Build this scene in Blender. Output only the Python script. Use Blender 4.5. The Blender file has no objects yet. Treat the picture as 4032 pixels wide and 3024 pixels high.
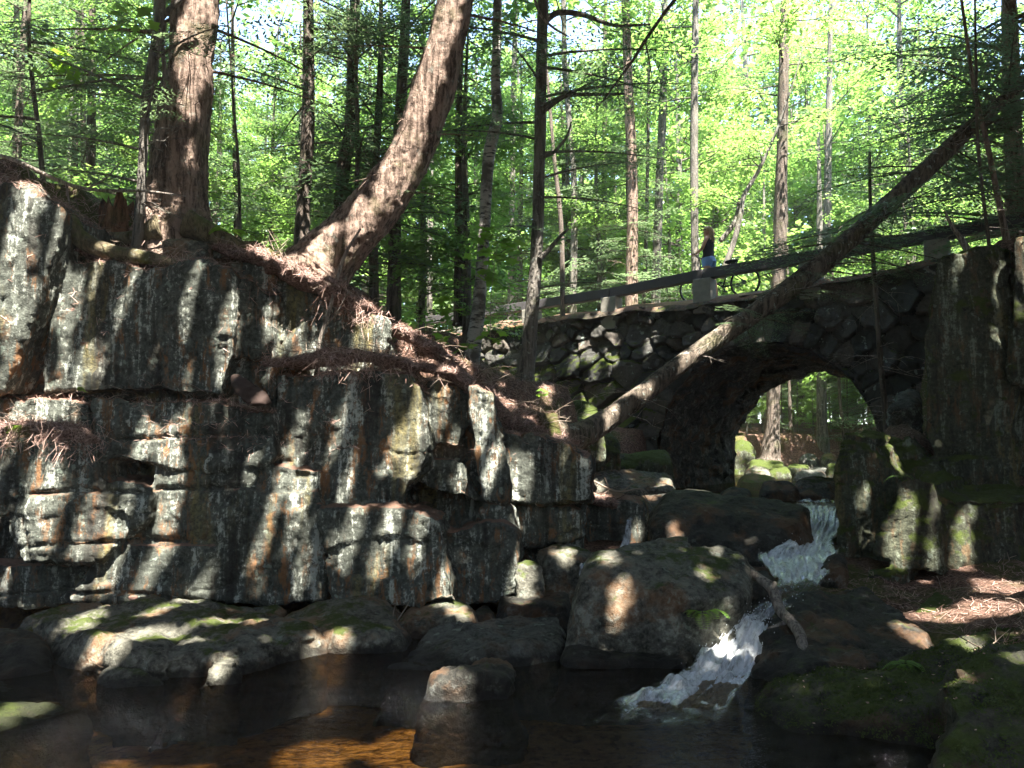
import bpy, bmesh, math, random
import numpy as np
from mathutils import Vector, Matrix
R = math.radians
sc = bpy.context.scene
COL = sc.collection
np.random.seed(7); random.seed(7)

# ------------------------------------------------------------------ camera, sky, sun, exposure
CAMH, PITCH, FPX = 1.7, 5.0, 3134.0
cam = bpy.data.cameras.new('camera'); camo = bpy.data.objects.new('camera', cam); COL.objects.link(camo)
cam.sensor_width = 36.0; cam.lens = 36.0*FPX/4032.0; cam.clip_start = 0.05; cam.clip_end = 3000
camo.location = (0, 0, CAMH); camo.rotation_euler = (R(90+PITCH), 0, 0)
sc.camera = camo
TOSUN = np.array([0.20, -0.44, 0.88]); TOSUN /= np.linalg.norm(TOSUN)
world = bpy.data.worlds.new('World'); sc.world = world; world.use_nodes = True
wn = world.node_tree.nodes; sky = wn.new('ShaderNodeTexSky'); sky.sky_type = 'NISHITA'; sky.sun_disc = False
sky.sun_elevation = math.asin(TOSUN[2]); sky.sun_rotation = math.atan2(TOSUN[0], TOSUN[1])
wn['Background'].inputs[1].default_value = 0.135
world.node_tree.links.new(sky.outputs[0], wn['Background'].inputs[0])
sl = bpy.data.lights.new('sun', 'SUN'); slo = bpy.data.objects.new('sun', sl); COL.objects.link(slo)
sl.energy = 5.0; sl.angle = R(0.5); sl.color = (1.0, 0.95, 0.86)
slo.rotation_euler = Vector(TOSUN).to_track_quat('Z', 'Y').to_euler()
slo.location = (0, -10, 30)
sc.view_settings.view_transform = 'Standard'; sc.view_settings.look = 'None'
sc.view_settings.gamma = 1.0; sc.view_settings.use_curve_mapping = False
sc.view_settings.exposure = 2.95
sc.render.engine = 'CYCLES'
sc.cycles.max_bounces = 8; sc.cycles.transparent_max_bounces = 12
sc.cycles.diffuse_bounces = 4; sc.cycles.transmission_bounces = 6
sc.cycles.use_denoising = True

# ------------------------------------------------------------------ placing: photo direction + real distance -> point
th = R(PITCH); C0 = np.array([0, 0, CAMH])
def ray(x, y):
    u = (x-2016)/FPX; v = (1512-y)/FPX
    return np.array([u, math.cos(th)-v*math.sin(th), math.sin(th)+v*math.cos(th)])
def P(x, y, Y):
    d = ray(x, y); return C0+d*(Y/d[1])
def Pz(x, y, z):
    d = ray(x, y); return C0+d*((z-CAMH)/d[2])
K = 4032/2212.0

# ------------------------------------------------------------------ noise
_r = np.random.RandomState(3)
PERM = _r.permutation(256); PERM = np.concatenate([PERM, PERM, PERM]); VAL = _r.uniform(-1, 1, 256)
def vnoise(p):
    ip = np.floor(p).astype(np.int64); f = p-ip; f = f*f*(3-2*f); ip &= 255
    out = 0
    for dx in (0, 1):
        wx = f[:, 0] if dx else 1-f[:, 0]; a = PERM[(ip[:, 0]+dx) & 255]
        for dy in (0, 1):
            wy = f[:, 1] if dy else 1-f[:, 1]; b = PERM[(a+ip[:, 1]+dy) & 255]
            for dz in (0, 1):
                wz = f[:, 2] if dz else 1-f[:, 2]
                out = out+wx*wy*wz*VAL[PERM[(b+ip[:, 2]+dz) & 255]]
    return out
def fbm(p, o=4):
    s = 0; a = 1.0; p = np.asarray(p, float)
    for i in range(o):
        s = s+a*vnoise(p); p = p*2.03+17.3; a *= 0.5
    return s
def ridged(p, o=4):
    s = 0; a = 1.0; p = np.asarray(p, float)
    for i in range(o):
        s = s+a*(1-2*np.abs(vnoise(p))); p = p*2.03+11.7; a *= 0.5
    return s*0.5
def worley(p, box=False):
    ip = np.floor(p).astype(np.int64); n = len(p)
    f1 = np.full(n, 9.0); f2 = np.full(n, 9.0); idd = np.zeros(n)
    for dx in (-1, 0, 1):
        for dy in (-1, 0, 1):
            for dz in (-1, 0, 1):
                c = ip+np.array([dx, dy, dz]); h = PERM[(PERM[(PERM[c[:, 0] & 255]+c[:, 1]) & 255]+c[:, 2]) & 255]
                q = c+0.5+0.45*np.stack([VAL[h], VAL[(h+71) & 255], VAL[(h+153) & 255]], 1)
                d = np.abs(p-q).max(1) if box else np.linalg.norm(p-q, axis=1); cl = d < f1
                f2 = np.where(cl, f1, np.minimum(f2, d)); idd = np.where(cl, VAL[(h+33) & 255], idd); f1 = np.where(cl, d, f1)
    return f1, f2, idd
def sstep(x): x = np.clip(x, 0, 1); return x*x*(3-2*x)

# ------------------------------------------------------------------ mesh and object helpers
def fast_mesh(name, V, F, smooth=True):
    V = np.ascontiguousarray(V, dtype=np.float32); F = np.ascontiguousarray(F, dtype=np.int32)
    m = bpy.data.meshes.new(name); k = F.shape[1]
    m.vertices.add(len(V)); m.vertices.foreach_set('co', V.ravel())
    m.loops.add(F.size); m.loops.foreach_set('vertex_index', F.ravel())
    m.polygons.add(len(F)); m.polygons.foreach_set('loop_start', np.arange(0, F.size, k, dtype=np.int32))
    m.update(calc_edges=True)
    m.polygons.foreach_set('use_smooth', np.full(len(F), smooth)); m.update()
    return m
class MB:
    """collects quads (numpy) into one mesh"""
    def __init__(s): s.v = []; s.f = []; s.n = 0
    def add(s, V, F):
        V = np.asarray(V, float); F = np.asarray(F, int)
        if F.shape[1] == 3: F = np.concatenate([F, F[:, 2:3]], 1); s.tri = True
        s.v.append(V); s.f.append(F+s.n); s.n += len(V)
    def arrays(s): return np.concatenate(s.v), np.concatenate(s.f)
def mesh_obj(name, V, F, mat, parent=None, origin=None, smooth=True, ws=True):
    V = np.asarray(V, float)
    if origin is not None: V = V-np.asarray(origin)
    F = np.asarray(F)
    if F.shape[1] == 4 and (F[:, 2] == F[:, 3]).any():
        t = F[:, 2] == F[:, 3]
        m = bpy.data.meshes.new(name); m.from_pydata(V.tolist(), [], [f[:3].tolist() if a else f.tolist() for f, a in zip(F, t)])
        m.polygons.foreach_set('use_smooth', np.full(len(F), smooth)); m.update()
    else: m = fast_mesh(name, V, F, smooth)
    o = bpy.data.objects.new(name, m); COL.objects.link(o)
    if mat: m.materials.append(mat)
    if parent is not None: o.parent = parent
    if origin is not None and parent is None: o.location = origin
    return o
def tag(o, label=None, cat=None, group=None, kind=None):
    if label: o['label'] = label
    if cat: o['category'] = cat
    if group: o['group'] = group
    if kind: o['kind'] = kind
    return o
def thing(name, label, cat, loc=(0, 0, 0), group=None):
    o = bpy.data.objects.new(name, None); COL.objects.link(o); o.location = loc; o.empty_display_size = 0.1
    return tag(o, label, cat, group)
def bridge_frame(pts, twist=0):
    pts = np.asarray(pts, float); n = len(pts); T = np.gradient(pts, axis=0); T /= np.linalg.norm(T, axis=1)[:, None]+1e-9
    ref = np.array([0, 1.0, 0]) if abs(T[0][1]) < 0.85 else np.array([1.0, 0, 0])
    A = np.zeros_like(pts); a = ref-T[0]*(ref@T[0]); a /= np.linalg.norm(a)
    for i in range(n):
        a = a-T[i]*(a@T[i]); a /= np.linalg.norm(a)+1e-9; A[i] = a
    return T, A, np.cross(T, A)
def spline(ctrl, n):
    """Catmull-Rom through control rows (any number of columns)"""
    c = np.asarray(ctrl, float); c = np.vstack([2*c[0]-c[1], c, 2*c[-1]-c[-2]]); m = len(c)-3
    t = np.linspace(0, m-1e-6, n); i = t.astype(int); f = (t-i)[:, None]
    p0, p1, p2, p3 = c[i], c[i+1], c[i+2], c[i+3]
    return 0.5*((2*p1)+(-p0+p2)*f+(2*p0-5*p1+4*p2-p3)*f*f+(-p0+3*p1-3*p2+p3)*f**3)
def tube(pts, rad, sides=8, cap=True):
    pts = np.asarray(pts, float); rad = np.broadcast_to(np.asarray(rad, float), (len(pts),))
    T, A, B = bridge_frame(pts); n = len(pts)
    a = np.linspace(0, 2*np.pi, sides, endpoint=False)
    V = pts[:, None, :]+rad[:, None, None]*(A[:, None, :]*np.cos(a)[None, :, None]+B[:, None, :]*np.sin(a)[None, :, None])
    V = V.reshape(-1, 3); i = np.arange(n-1)[:, None]*sides; j = np.arange(sides)[None, :]; k = (j+1) % sides
    F = np.stack([i+j, i+k, i+sides+k, i+sides+j], -1).reshape(-1, 4)
    if cap:
        c0 = len(V); V = np.vstack([V, pts[0], pts[-1]]); jj = np.arange(sides); kk = (jj+1) % sides
        F = np.vstack([F, np.stack([kk, jj, np.full(sides, c0), np.full(sides, c0)], 1)])
        b = (n-1)*sides
        F = np.vstack([F, np.stack([b+jj, b+kk, np.full(sides, c0+1), np.full(sides, c0+1)], 1)])
    return V, F
def box(c, size, rot=None, bev=0.0):
    sx, sy, sz = np.array(size)/2; pts = []
    bm = bmesh.new(); bmesh.ops.create_cube(bm, size=1.0)
    for v in bm.verts: v.co = Vector((v.co.x*sx*2, v.co.y*sy*2, v.co.z*sz*2))
    if bev: bmesh.ops.bevel(bm, geom=bm.edges[:], offset=bev, segments=2, affect='EDGES', profile=0.6)
    bmesh.ops.triangulate(bm, faces=bm.faces[:])
    V = np.array([v.co[:] for v in bm.verts]); F = np.array([[v.index for v in f.verts] for f in bm.faces]); bm.free()
    if rot is not None: V = V@np.asarray(rot).T
    return V+np.asarray(c), np.concatenate([F, F[:, 2:3]], 1)

# ------------------------------------------------------------------ materials
class NT:
    def __init__(s, name):
        s.m = bpy.data.materials.new(name); s.m.use_nodes = True; s.t = s.m.node_tree; s.t.nodes.clear()
        s.out = s.t.nodes.new('ShaderNodeOutputMaterial')
    def n(s, ty, **kw):
        nd = s.t.nodes.new('ShaderNode'+ty)
        for k, v in kw.items():
            if k.startswith('i_'):
                key = k[2:]; key = int(key) if key.isdigit() else key.replace('_', ' ')
                s.set(nd.inputs[key], v)
            else: setattr(nd, k, v)
        return nd
    def set(s, inp, v):
        if isinstance(v, bpy.types.NodeSocket): s.t.links.new(v, inp)
        elif isinstance(v, (tuple, list)) and len(v) == 3 and inp.type == 'RGBA': inp.default_value = (*v, 1)
        else: inp.default_value = v
    def math(s, op, a, b=0.0, c=None):
        nd = s.n('Math', operation=op); s.set(nd.inputs[0], a); s.set(nd.inputs[1], b)
        if c is not None: s.set(nd.inputs[2], c)
        return nd.outputs[0]
    def noise(s, vec, scale, detail=5, rough=0.6, dist=0.0):
        nd = s.n('TexNoise'); s.set(nd.inputs['Vector'], vec); nd.inputs['Scale'].default_value = scale
        nd.inputs['Detail'].default_value = detail; nd.inputs['Roughness'].default_value = rough; nd.inputs['Distortion'].default_value = dist
        return nd.outputs[0]
    def ramp(s, fac, a, b, lo=0.0, hi=1.0):
        nd = s.n('MapRange'); nd.interpolation_type = 'SMOOTHSTEP'; s.set(nd.inputs[0], fac)
        nd.inputs[1].default_value = a; nd.inputs[2].default_value = b; nd.inputs[3].default_value = lo; nd.inputs[4].default_value = hi
        return nd.outputs[0]
    def mix(s, fac, a, b):
        nd = s.n('Mix', data_type='RGBA'); s.set(nd.inputs[0], fac); s.set(nd.inputs[6], a); s.set(nd.inputs[7], b); return nd.outputs[2]
    def scale(s, vec, sc_):
        nd = s.n('Mapping'); s.set(nd.inputs[0], vec); nd.inputs['Scale'].default_value = sc_; return nd.outputs[0]
    def pos(s): return s.n('TexCoord').outputs['Object']
    def wpos(s): return s.n('NewGeometry').outputs['Position']
    def nz(s):
        g = s.n('NewGeometry'); x = s.n('SeparateXYZ'); s.set(x.inputs[0], g.outputs['Normal']); return x.outputs[2]
    def bump(s, h, dist=0.02, strength=1.0):
        b = s.n('Bump'); b.inputs['Distance'].default_value = dist; b.inputs['Strength'].default_value = strength; s.set(b.inputs['Height'], h); return b.outputs[0]
    def principled(s, color, rough=0.8, normal=None, spec=0.3, **kw):
        p = s.n('BsdfPrincipled'); s.set(p.inputs['Base Color'], color); s.set(p.inputs['Roughness'], rough)
        p.inputs['Specular IOR Level'].default_value = spec
        if normal is not None: s.set(p.inputs['Normal'], normal)
        for k, v in kw.items(): s.set(p.inputs[k.replace('_', ' ')], v)
        s.t.links.new(p.outputs[0], s.out.inputs[0]); return p

def rock_mat(name, dark=(0.014, 0.014, 0.011), mid=(0.100, 0.108, 0.090), pale=(0.52, 0.54, 0.47), rust=(0.25, 0.12, 0.05),
             moss=0.5, lichen=0.5, streak=1.0, wet=0.0, litter=0.0, rustamt=0.5):
    t = NT(name); p = t.wpos(); nz = t.nz()
    st = t.scale(p, (1, 1, 0.09)); st2 = t.scale(p, (1, 1, 0.22))
    big = t.noise(p, 1.6, 5, 0.65); fine = t.noise(p, 22, 6, 0.75); med = t.noise(p, 6.0, 6, 0.7)
    s1 = t.noise(st, 8.0, 6, .72, .3) if streak else med
    s2 = t.noise(st2, 9.0, 5, 0.7, 0.2) if streak else big
    base = t.mix(t.ramp(t.math('ADD', t.math('MULTIPLY', med, .5), t.math('MULTIPLY', s1, .5)), .36, .64), dark, mid)
    base = t.mix(t.ramp(fine, .35, .75, 0, .55), base, tuple(min(.3, c*2.1) for c in mid))
    base = t.mix(t.math('MULTIPLY', t.ramp(s2, .50, .62), t.math('MULTIPLY', t.ramp(big, .42, .56), rustamt)), base, rust)
    steep = t.ramp(nz, .75, .2)
    lich = t.math('MULTIPLY', t.ramp(t.math('ADD', t.math('MULTIPLY', s1, .65), t.math('MULTIPLY', fine, .35)), .525, .60), t.math('MULTIPLY', steep, lichen))
    base = t.mix(lich, base, pale)
    spot = t.ramp(t.noise(p, 9.5, 2, 0.5), .66, .7)
    base = t.mix(t.math('MULTIPLY', spot, lichen*.7), base, (0.27, 0.32, 0.26))
    bl = t.ramp(t.noise(t.scale(p, (1, 1, .11)), 3.0, 4, .6), .53, .63)
    if streak:
        base = t.mix(t.math('MULTIPLY', bl, .65), base, (0.018, 0.014, 0.012))
        base = t.mix(t.math('MULTIPLY', t.ramp(t.noise(t.scale(p, (1, 1, .12)), 2.1, 4, .6), .56, .66), t.math('MULTIPLY', t.ramp(fine, .3, .6), .7)), base, (0.22, 0.18, 0.065))
    mm = t.ramp(t.math('ADD', t.math('MULTIPLY', nz, .25), t.noise(p, 3.1, 6, .72)), 1.02-.42*moss, 1.14-.42*moss)
    mcol = t.mix(fine, (0.014, 0.025, 0.006), (0.085, 0.11, 0.018))
    base = t.mix(t.math('MULTIPLY', mm, 0.95), base, mcol)
    if litter:
        lm = t.math('MULTIPLY', t.ramp(t.math('ADD', nz, t.math('MULTIPLY', t.noise(p, 2.3, 4, .6), .7)), 1.0, 1.2), litter)
        base = t.mix(lm, base, t.mix(fine, (0.07, 0.04, 0.028), (0.30, 0.18, 0.13)))
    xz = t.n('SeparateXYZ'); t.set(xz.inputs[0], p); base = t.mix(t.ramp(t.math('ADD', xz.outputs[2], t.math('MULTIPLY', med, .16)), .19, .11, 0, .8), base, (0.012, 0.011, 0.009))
    h = t.math('ADD', t.math('MULTIPLY', fine, .5), t.math('ADD', t.math('MULTIPLY', med, .9), t.math('MULTIPLY', t.noise(p, 70, 4, .7), .22)))
    t.principled(base, 0.85-0.35*wet, t.bump(h, 0.05, 0.9), 0.2)
    return t.m
M = {}
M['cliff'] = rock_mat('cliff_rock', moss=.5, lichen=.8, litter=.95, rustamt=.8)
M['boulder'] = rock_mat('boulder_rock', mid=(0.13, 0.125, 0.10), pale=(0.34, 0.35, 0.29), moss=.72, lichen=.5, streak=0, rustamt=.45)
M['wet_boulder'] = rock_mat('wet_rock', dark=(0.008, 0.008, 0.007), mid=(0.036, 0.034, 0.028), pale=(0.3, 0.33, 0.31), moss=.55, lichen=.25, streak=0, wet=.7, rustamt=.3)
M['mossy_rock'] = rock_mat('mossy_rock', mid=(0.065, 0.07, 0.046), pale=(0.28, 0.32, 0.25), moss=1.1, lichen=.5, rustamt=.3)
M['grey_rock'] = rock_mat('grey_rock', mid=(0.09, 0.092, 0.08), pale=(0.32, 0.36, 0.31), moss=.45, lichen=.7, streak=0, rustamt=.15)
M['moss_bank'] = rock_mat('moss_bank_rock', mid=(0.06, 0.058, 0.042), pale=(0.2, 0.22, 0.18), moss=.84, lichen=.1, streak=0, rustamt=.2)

def bark_mat(name, a, b, zs=0.14, scale=16, moss=0.25, pale=None, lich=0.3):
    t = NT(name); p = t.pos(); w = t.scale(p, (1, 1, zs))
    n1 = t.noise(w, scale, 6, .7, .4); n2 = t.noise(p, 30, 5, .7); n3 = t.noise(p, 2.2, 4, .6)
    c = t.mix(t.ramp(n1, .36, .62), a, b); c = t.mix(t.ramp(n2, .5, .8, 0, .45), c, tuple(min(1, k*1.6) for k in b))
    c = t.mix(t.math('MULTIPLY', t.ramp(n3, .52, .66), moss), c, (0.09, 0.11, 0.03))
    c = t.mix(t.math('MULTIPLY', t.ramp(t.noise(p, 11, 4, .6), .6, .68), lich), c, (0.33, 0.36, 0.31))
    h = t.math('ADD', n1, t.math('MULTIPLY', n2, .4))
    t.principled(c, .9, t.bump(h, .05, 1.0), .2); return t.m
M['hem_bark'] = bark_mat('hemlock_bark', (0.05, 0.033, 0.024), (0.30, 0.215, 0.17))
M['dark_bark'] = bark_mat('dark_bark', (0.045, 0.037, 0.03), (0.165, 0.132, 0.108))
M['grey_bark'] = bark_mat('grey_bark', (0.06, 0.055, 0.048), (0.20, 0.18, 0.155), lich=.6)
M['log_bark'] = bark_mat('log_bark', (0.04, 0.032, 0.025), (0.18, 0.145, 0.112), lich=.75, moss=.35)
M['rot_wood'] = bark_mat('rotten_wood', (0.05, 0.024, 0.013), (0.24, 0.115, 0.06), moss=.3, lich=0)
M['dead_wood'] = bark_mat('dead_wood', (0.11, 0.09, 0.075), (0.36, 0.31, 0.26), scale=40, moss=0, lich=.2)
M['root_wood'] = bark_mat('mossy_root', (0.06, 0.05, 0.03), (0.2, 0.165, 0.10), moss=.8)
def birch_mat():
    t = NT('birch_bark'); p = t.pos(); w = t.scale(p, (.25, .25, 1))
    n1 = t.noise(w, 26, 4, .6); n2 = t.noise(p, 3, 5, .6)
    c = t.mix(t.ramp(n1, .5, .62), (0.34, 0.32, 0.28), (0.05, 0.045, 0.04)); c = t.mix(t.ramp(n2, .45, .62), c, (0.10, 0.09, 0.075))
    t.principled(c, .8, t.bump(n1, .02), .25); return t.m
M['birch_bark'] = birch_mat()

def leaf_mat(name, a, b, ta, tb, trans=0.5, gloss=0.06):
    t = NT(name); g = t.n('NewGeometry'); oi = t.n('ObjectInfo')
    k = t.math('ADD', t.math('MULTIPLY', g.outputs['Random Per Island'], .6), t.math('MULTIPLY', oi.outputs['Random'], .4))
    d = t.n('BsdfDiffuse'); t.set(d.inputs[0], t.mix(k, a, b))
    tr = t.n('BsdfTranslucent'); t.set(tr.inputs[0], t.mix(k, ta, tb))
    m = t.n('MixShader'); m.inputs[0].default_value = trans; t.t.links.new(d.outputs[0], m.inputs[1]); t.t.links.new(tr.outputs[0], m.inputs[2])
    gl = t.n('BsdfGlossy'); gl.inputs['Roughness'].default_value = .45; gl.inputs[0].default_value = (.8, .85, .9, 1)
    m2 = t.n('MixShader'); m2.inputs[0].default_value = gloss; t.t.links.new(m.outputs[0], m2.inputs[1]); t.t.links.new(gl.outputs[0], m2.inputs[2])
    t.t.links.new(m2.outputs[0], t.out.inputs[0]); return t.m
M['leaf'] = leaf_mat('broad_leaf', (0.055, 0.115, 0.025), (0.13, 0.185, 0.045), (0.19, 0.40, 0.07), (0.40, 0.57, 0.15), .55)
M['needle'] = leaf_mat('hemlock_needle', (0.04, 0.075, 0.04), (0.10, 0.145, 0.075), (0.12, 0.21, 0.09), (0.26, 0.36, 0.16), .42, .10)
M['canopy'] = leaf_mat('shade_leaf', (0.03, 0.06, 0.012), (0.06, 0.10, 0.018), (0.02, 0.04, 0.008), (0.03, 0.06, 0.012), .2)  # dark leaves for the unseen foliage added as shade
M['bright_leaf'] = leaf_mat('maple_leaf', (0.10, 0.22, 0.03), (0.13, 0.25, 0.035), (0.28, 0.5, 0.05), (0.32, 0.52, 0.05))

def litter_mat(name, a, b):
    t = NT(name); g = t.n('NewGeometry'); t.principled(t.mix(g.outputs['Random Per Island'], a, b), .8, None, .15); return t.m
M['litter'] = litter_mat('needle_litter', (0.13, 0.07, 0.055), (0.50, 0.35, 0.29))
M['twig'] = litter_mat('dry_twig', (0.10, 0.07, 0.05), (0.36, 0.29, 0.23))

def mound_mat():
    t = NT('needle_mound'); p = t.wpos(); f = t.noise(p, 34, 6, .75); t.principled(t.mix(t.ramp(f, .35, .68), (0.09, 0.055, 0.045), (0.42, 0.28, 0.235)), .9, t.bump(f, .06, 1), .1); return t.m
M['mound'] = mound_mat()
def ground_mat():
    t = NT('forest_floor'); p = t.wpos(); nz = t.nz(); x = t.n('SeparateXYZ'); t.set(x.inputs[0], p)
    fine = t.noise(p, 30, 6, .75); med = t.noise(p, 5, 5, .7); big = t.noise(p, .9, 4, .6)
    c = t.mix(t.ramp(fine, .35, .7), (0.05, 0.028, 0.02), (0.29, 0.175, 0.13)); c = t.mix(t.ramp(med, .5, .7, 0, .6), c, (0.10, 0.06, 0.04))
    c = t.mix(t.math('MULTIPLY', t.ramp(big, .5, .62), .75), c, t.mix(fine, (0.03, 0.05, 0.01), (0.10, 0.13, 0.02)))
    bed = t.mix(t.ramp(med, .42, .68), (0.46, 0.34, 0.18), (0.24, 0.165, 0.085)); bed = t.mix(t.ramp(t.noise(p, 14, 3, .5), .5, .66, 0, .7), bed, (0.09, 0.065, 0.04))
    c = t.mix(t.ramp(x.outputs[2], .06, .0), c, bed)
    t.principled(c, .9, t.bump(t.math('ADD', fine, med), .06, 1), .15); return t.m
M['ground'] = ground_mat()
def road_mat():
    t = NT('gravel'); p = t.wpos(); c = t.mix(t.noise(p, 40, 5, .7), (0.12, 0.10, 0.08), (0.34, 0.30, 0.25)); t.principled(c, .95, t.bump(t.noise(p, 60), .02)); return t.m
M['gravel'] = road_mat()
def water_mat(name, tint, bscale=7.0, bdist=.05):
    t = NT(name); p = t.wpos(); w = t.scale(p, (.5, 1.5, 1))
    h = t.math('ADD', t.noise(w, bscale, 3, .55, .8), t.math('ADD', t.math('MULTIPLY', t.noise(w, bscale*3.4, 3, .6), .35), t.noise(w, bscale*.35, 2, .5)))
    nrm = t.bump(h, bdist, 1.0)
    fr = t.n('Fresnel'); fr.inputs[0].default_value = 1.33; t.set(fr.inputs['Normal'], nrm)
    tr = t.n('BsdfTransparent'); tr.inputs[0].default_value = (*tint, 1)
    gl = t.n('BsdfGlossy'); gl.inputs['Roughness'].default_value = .04; t.set(gl.inputs['Normal'], nrm)
    m = t.n('MixShader'); t.set(m.inputs[0], fr.outputs[0]); t.t.links.new(tr.outputs[0], m.inputs[1]); t.t.links.new(gl.outputs[0], m.inputs[2])
    t.t.links.new(m.outputs[0], t.out.inputs[0]); return t, m, nrm
M['pool'] = water_mat('pool_water', (0.50, 0.385, 0.235), 7.0, .17)[0].m
def cascade_mat():
    t, m, nrm = water_mat('cascade_water', (0.5, 0.42, 0.33), 14, .03)
    at = t.n('Attribute'); at.attribute_name = 'foam'; p = t.wpos()
    n1 = t.noise(p, 15, 6, .72, .3); n2 = t.noise(t.scale(p, (1, .5, .4)), 38, 4, .6)
    a = t.math('ADD', t.math('MULTIPLY', n1, .6), t.math('MULTIPLY', n2, .4))
    fu = t.n('Attribute'); fu.attribute_name = 'fu'; fv = t.n('Attribute'); fv.attribute_name = 'fv'; cx = t.n('CombineXYZ'); t.set(cx.inputs[0], fu.outputs['Fac']); t.set(cx.inputs[1], fv.outputs['Fac'])
    n3 = t.noise(cx.outputs[0], 1.0, 5, .65, .6); a = t.math('ADD', t.math('MULTIPLY', a, .55), t.math('MULTIPLY', n3, .45))
    fac = t.ramp(t.math('ADD', t.math('MULTIPLY', at.outputs['Fac'], .50), t.math('MULTIPLY', t.math('SUBTRACT', a, .5), 1.6)), .14, .62)
    d = t.n('BsdfPrincipled'); d.inputs['Base Color'].default_value = (.70, .73, .76, 1); d.inputs['Roughness'].default_value = .35
    t.set(d.inputs['Normal'], t.bump(a, .06, 1)); d.inputs['Subsurface Weight'].default_value = 0
    m2 = t.n('MixShader'); t.set(m2.inputs[0], fac); t.t.links.new(m.outputs[0], m2.inputs[1]); t.t.links.new(d.outputs[0], m2.inputs[2])
    tp = t.n('BsdfTransparent'); m3 = t.n('MixShader'); t.set(m3.inputs[0], t.math('MULTIPLY', t.math('MAXIMUM', fac, t.ramp(at.outputs['Fac'], .5, .75)), t.ramp(at.outputs['Fac'], .0, .2)))
    t.t.links.new(tp.outputs[0], m3.inputs[1]); t.t.links.new(m2.outputs[0], m3.inputs[2]); t.t.links.new(m3.outputs[0], t.out.inputs[0])
    return t.m
M['cascade'] = cascade_mat()
def plain(name, col, rough=.6, var=.25, scale=20, spec=.3, **kw):
    t = NT(name); p = t.pos(); n = t.noise(p, scale, 4, .6)
    t.principled(t.mix(n, tuple(c*(1-var) for c in col), tuple(min(1, c*(1+var)) for c in col)), rough, t.bump(n, .005), spec, **kw); return t.m
M['foam'] = plain('foam', (.75, .78, .82), .4, .05)
M['rail'] = plain('dark_rail', (0.075, 0.068, 0.07), .7, .35, 6)
M['concrete'] = plain('weathered_concrete', (0.24, 0.225, 0.19), .9, .35, 9)
M['skin'] = plain('skin', (0.50, 0.29, 0.20), .5, .06)
M['black_cloth'] = plain('black_cloth', (0.02, 0.02, 0.022), .85, .2)
M['denim'] = plain('denim', (0.16, 0.27, 0.48), .85, .2, 60)
M['hair'] = plain('blond_hair', (0.36, 0.26, 0.14), .5, .35, 40)
M['dark_glass'] = plain('dark_glass', (0.02, 0.015, 0.012), .2, .1)
M['lips'] = plain('lips', (0.40, 0.14, 0.11), .5, .1)
M['tyre'] = plain('tyre_rubber', (0.018, 0.018, 0.018), .8, .2)
M['bike_black'] = plain('bike_paint', (0.02, 0.02, 0.024), .35, .1)
M['metal'] = plain('bike_metal', (0.3, 0.3, 0.3), .35, .1, Metallic=.8)
M['shoe'] = plain('shoe', (0.2, 0.18, 0.16), .8, .2)
M['red_slab'] = plain('reddish_slab', (0.05, 0.032, 0.026), .85, .45, 14)
M['pink_stone'] = plain('reddish_stone', (0.36, 0.21, 0.16), .9, .2)

# ------------------------------------------------------------------ rocks: hulls / prisms -> voxel remesh -> weathering
def prism(poly, Y, depth=1.3, lean=0.0, scale=K, jit=0.012, rng=random, side=0.0):
    pts = []
    for i, (x, y) in enumerate(poly):     # subdivide edges, small irregularity
        x2, y2 = poly[(i+1) % len(poly)]; n = max(1, int(math.hypot(x2-x, y2-y)/45))
        for k in range(n):
            f = k/n; q = P((x+(x2-x)*f)*scale, (y+(y2-y)*f)*scale, Y)
            pts.append(q+np.array([rng.uniform(-jit, jit), 0, rng.uniform(-jit, jit)]))
    A = np.array(pts); zc = A[:, 2].mean(); A[:, 1] += lean*(A[:, 2]-zc); B = A.copy(); B[:, 1] += depth; B[:, 0] += depth*side; n = len(A)
    V = np.vstack([A, B]); F = [list(range(n)), list(range(2*n-1, n-1, -1))]+[[(i+1) % n, i, n+i, n+(i+1) % n] for i in range(n)]
    return V, F
def hull(pts):
    bm = bmesh.new()
    for p in pts: bm.verts.new(Vector(p))
    r = bmesh.ops.convex_hull(bm, input=bm.verts[:])
    bmesh.ops.delete(bm, geom=[g for g in set(r['geom_interior']+r['geom_unused']) if isinstance(g, bmesh.types.BMVert)], context='VERTS')
    bmesh.ops.recalc_face_normals(bm, faces=bm.faces[:])
    bm.verts.index_update(); V = np.array([v.co[:] for v in bm.verts]); F = [[v.index for v in f.verts] for f in bm.faces]; bm.free()
    return V, F
def remesh(parts, voxel):
    V = []; F = []; n = 0
    for v, f in parts: V += [tuple(q) for q in v]; F += [[i+n for i in g] for g in f]; n += len(v)
    m = bpy.data.meshes.new('tmp'); m.from_pydata(V, [], F)
    bm = bmesh.new(); bm.from_mesh(m); bmesh.ops.recalc_face_normals(bm, faces=bm.faces[:]); bm.to_mesh(m); bm.free()
    o = bpy.data.objects.new('tmp', m); COL.objects.link(o); md = o.modifiers.new('r', 'REMESH'); md.mode = 'VOXEL'; md.voxel_size = voxel
    dg = bpy.context.evaluated_depsgraph_get(); me = o.evaluated_get(dg).to_mesh()
    V = np.zeros(len(me.vertices)*3); me.vertices.foreach_get('co', V); V = V.reshape(-1, 3)
    F = np.zeros(len(me.loops), dtype=np.int32); me.loops.foreach_get('vertex_index', F); F = F.reshape(-1, 4)
    o.evaluated_get(dg).to_mesh_clear(); bpy.data.objects.remove(o); bpy.data.meshes.remove(m)
    return V, F
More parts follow.
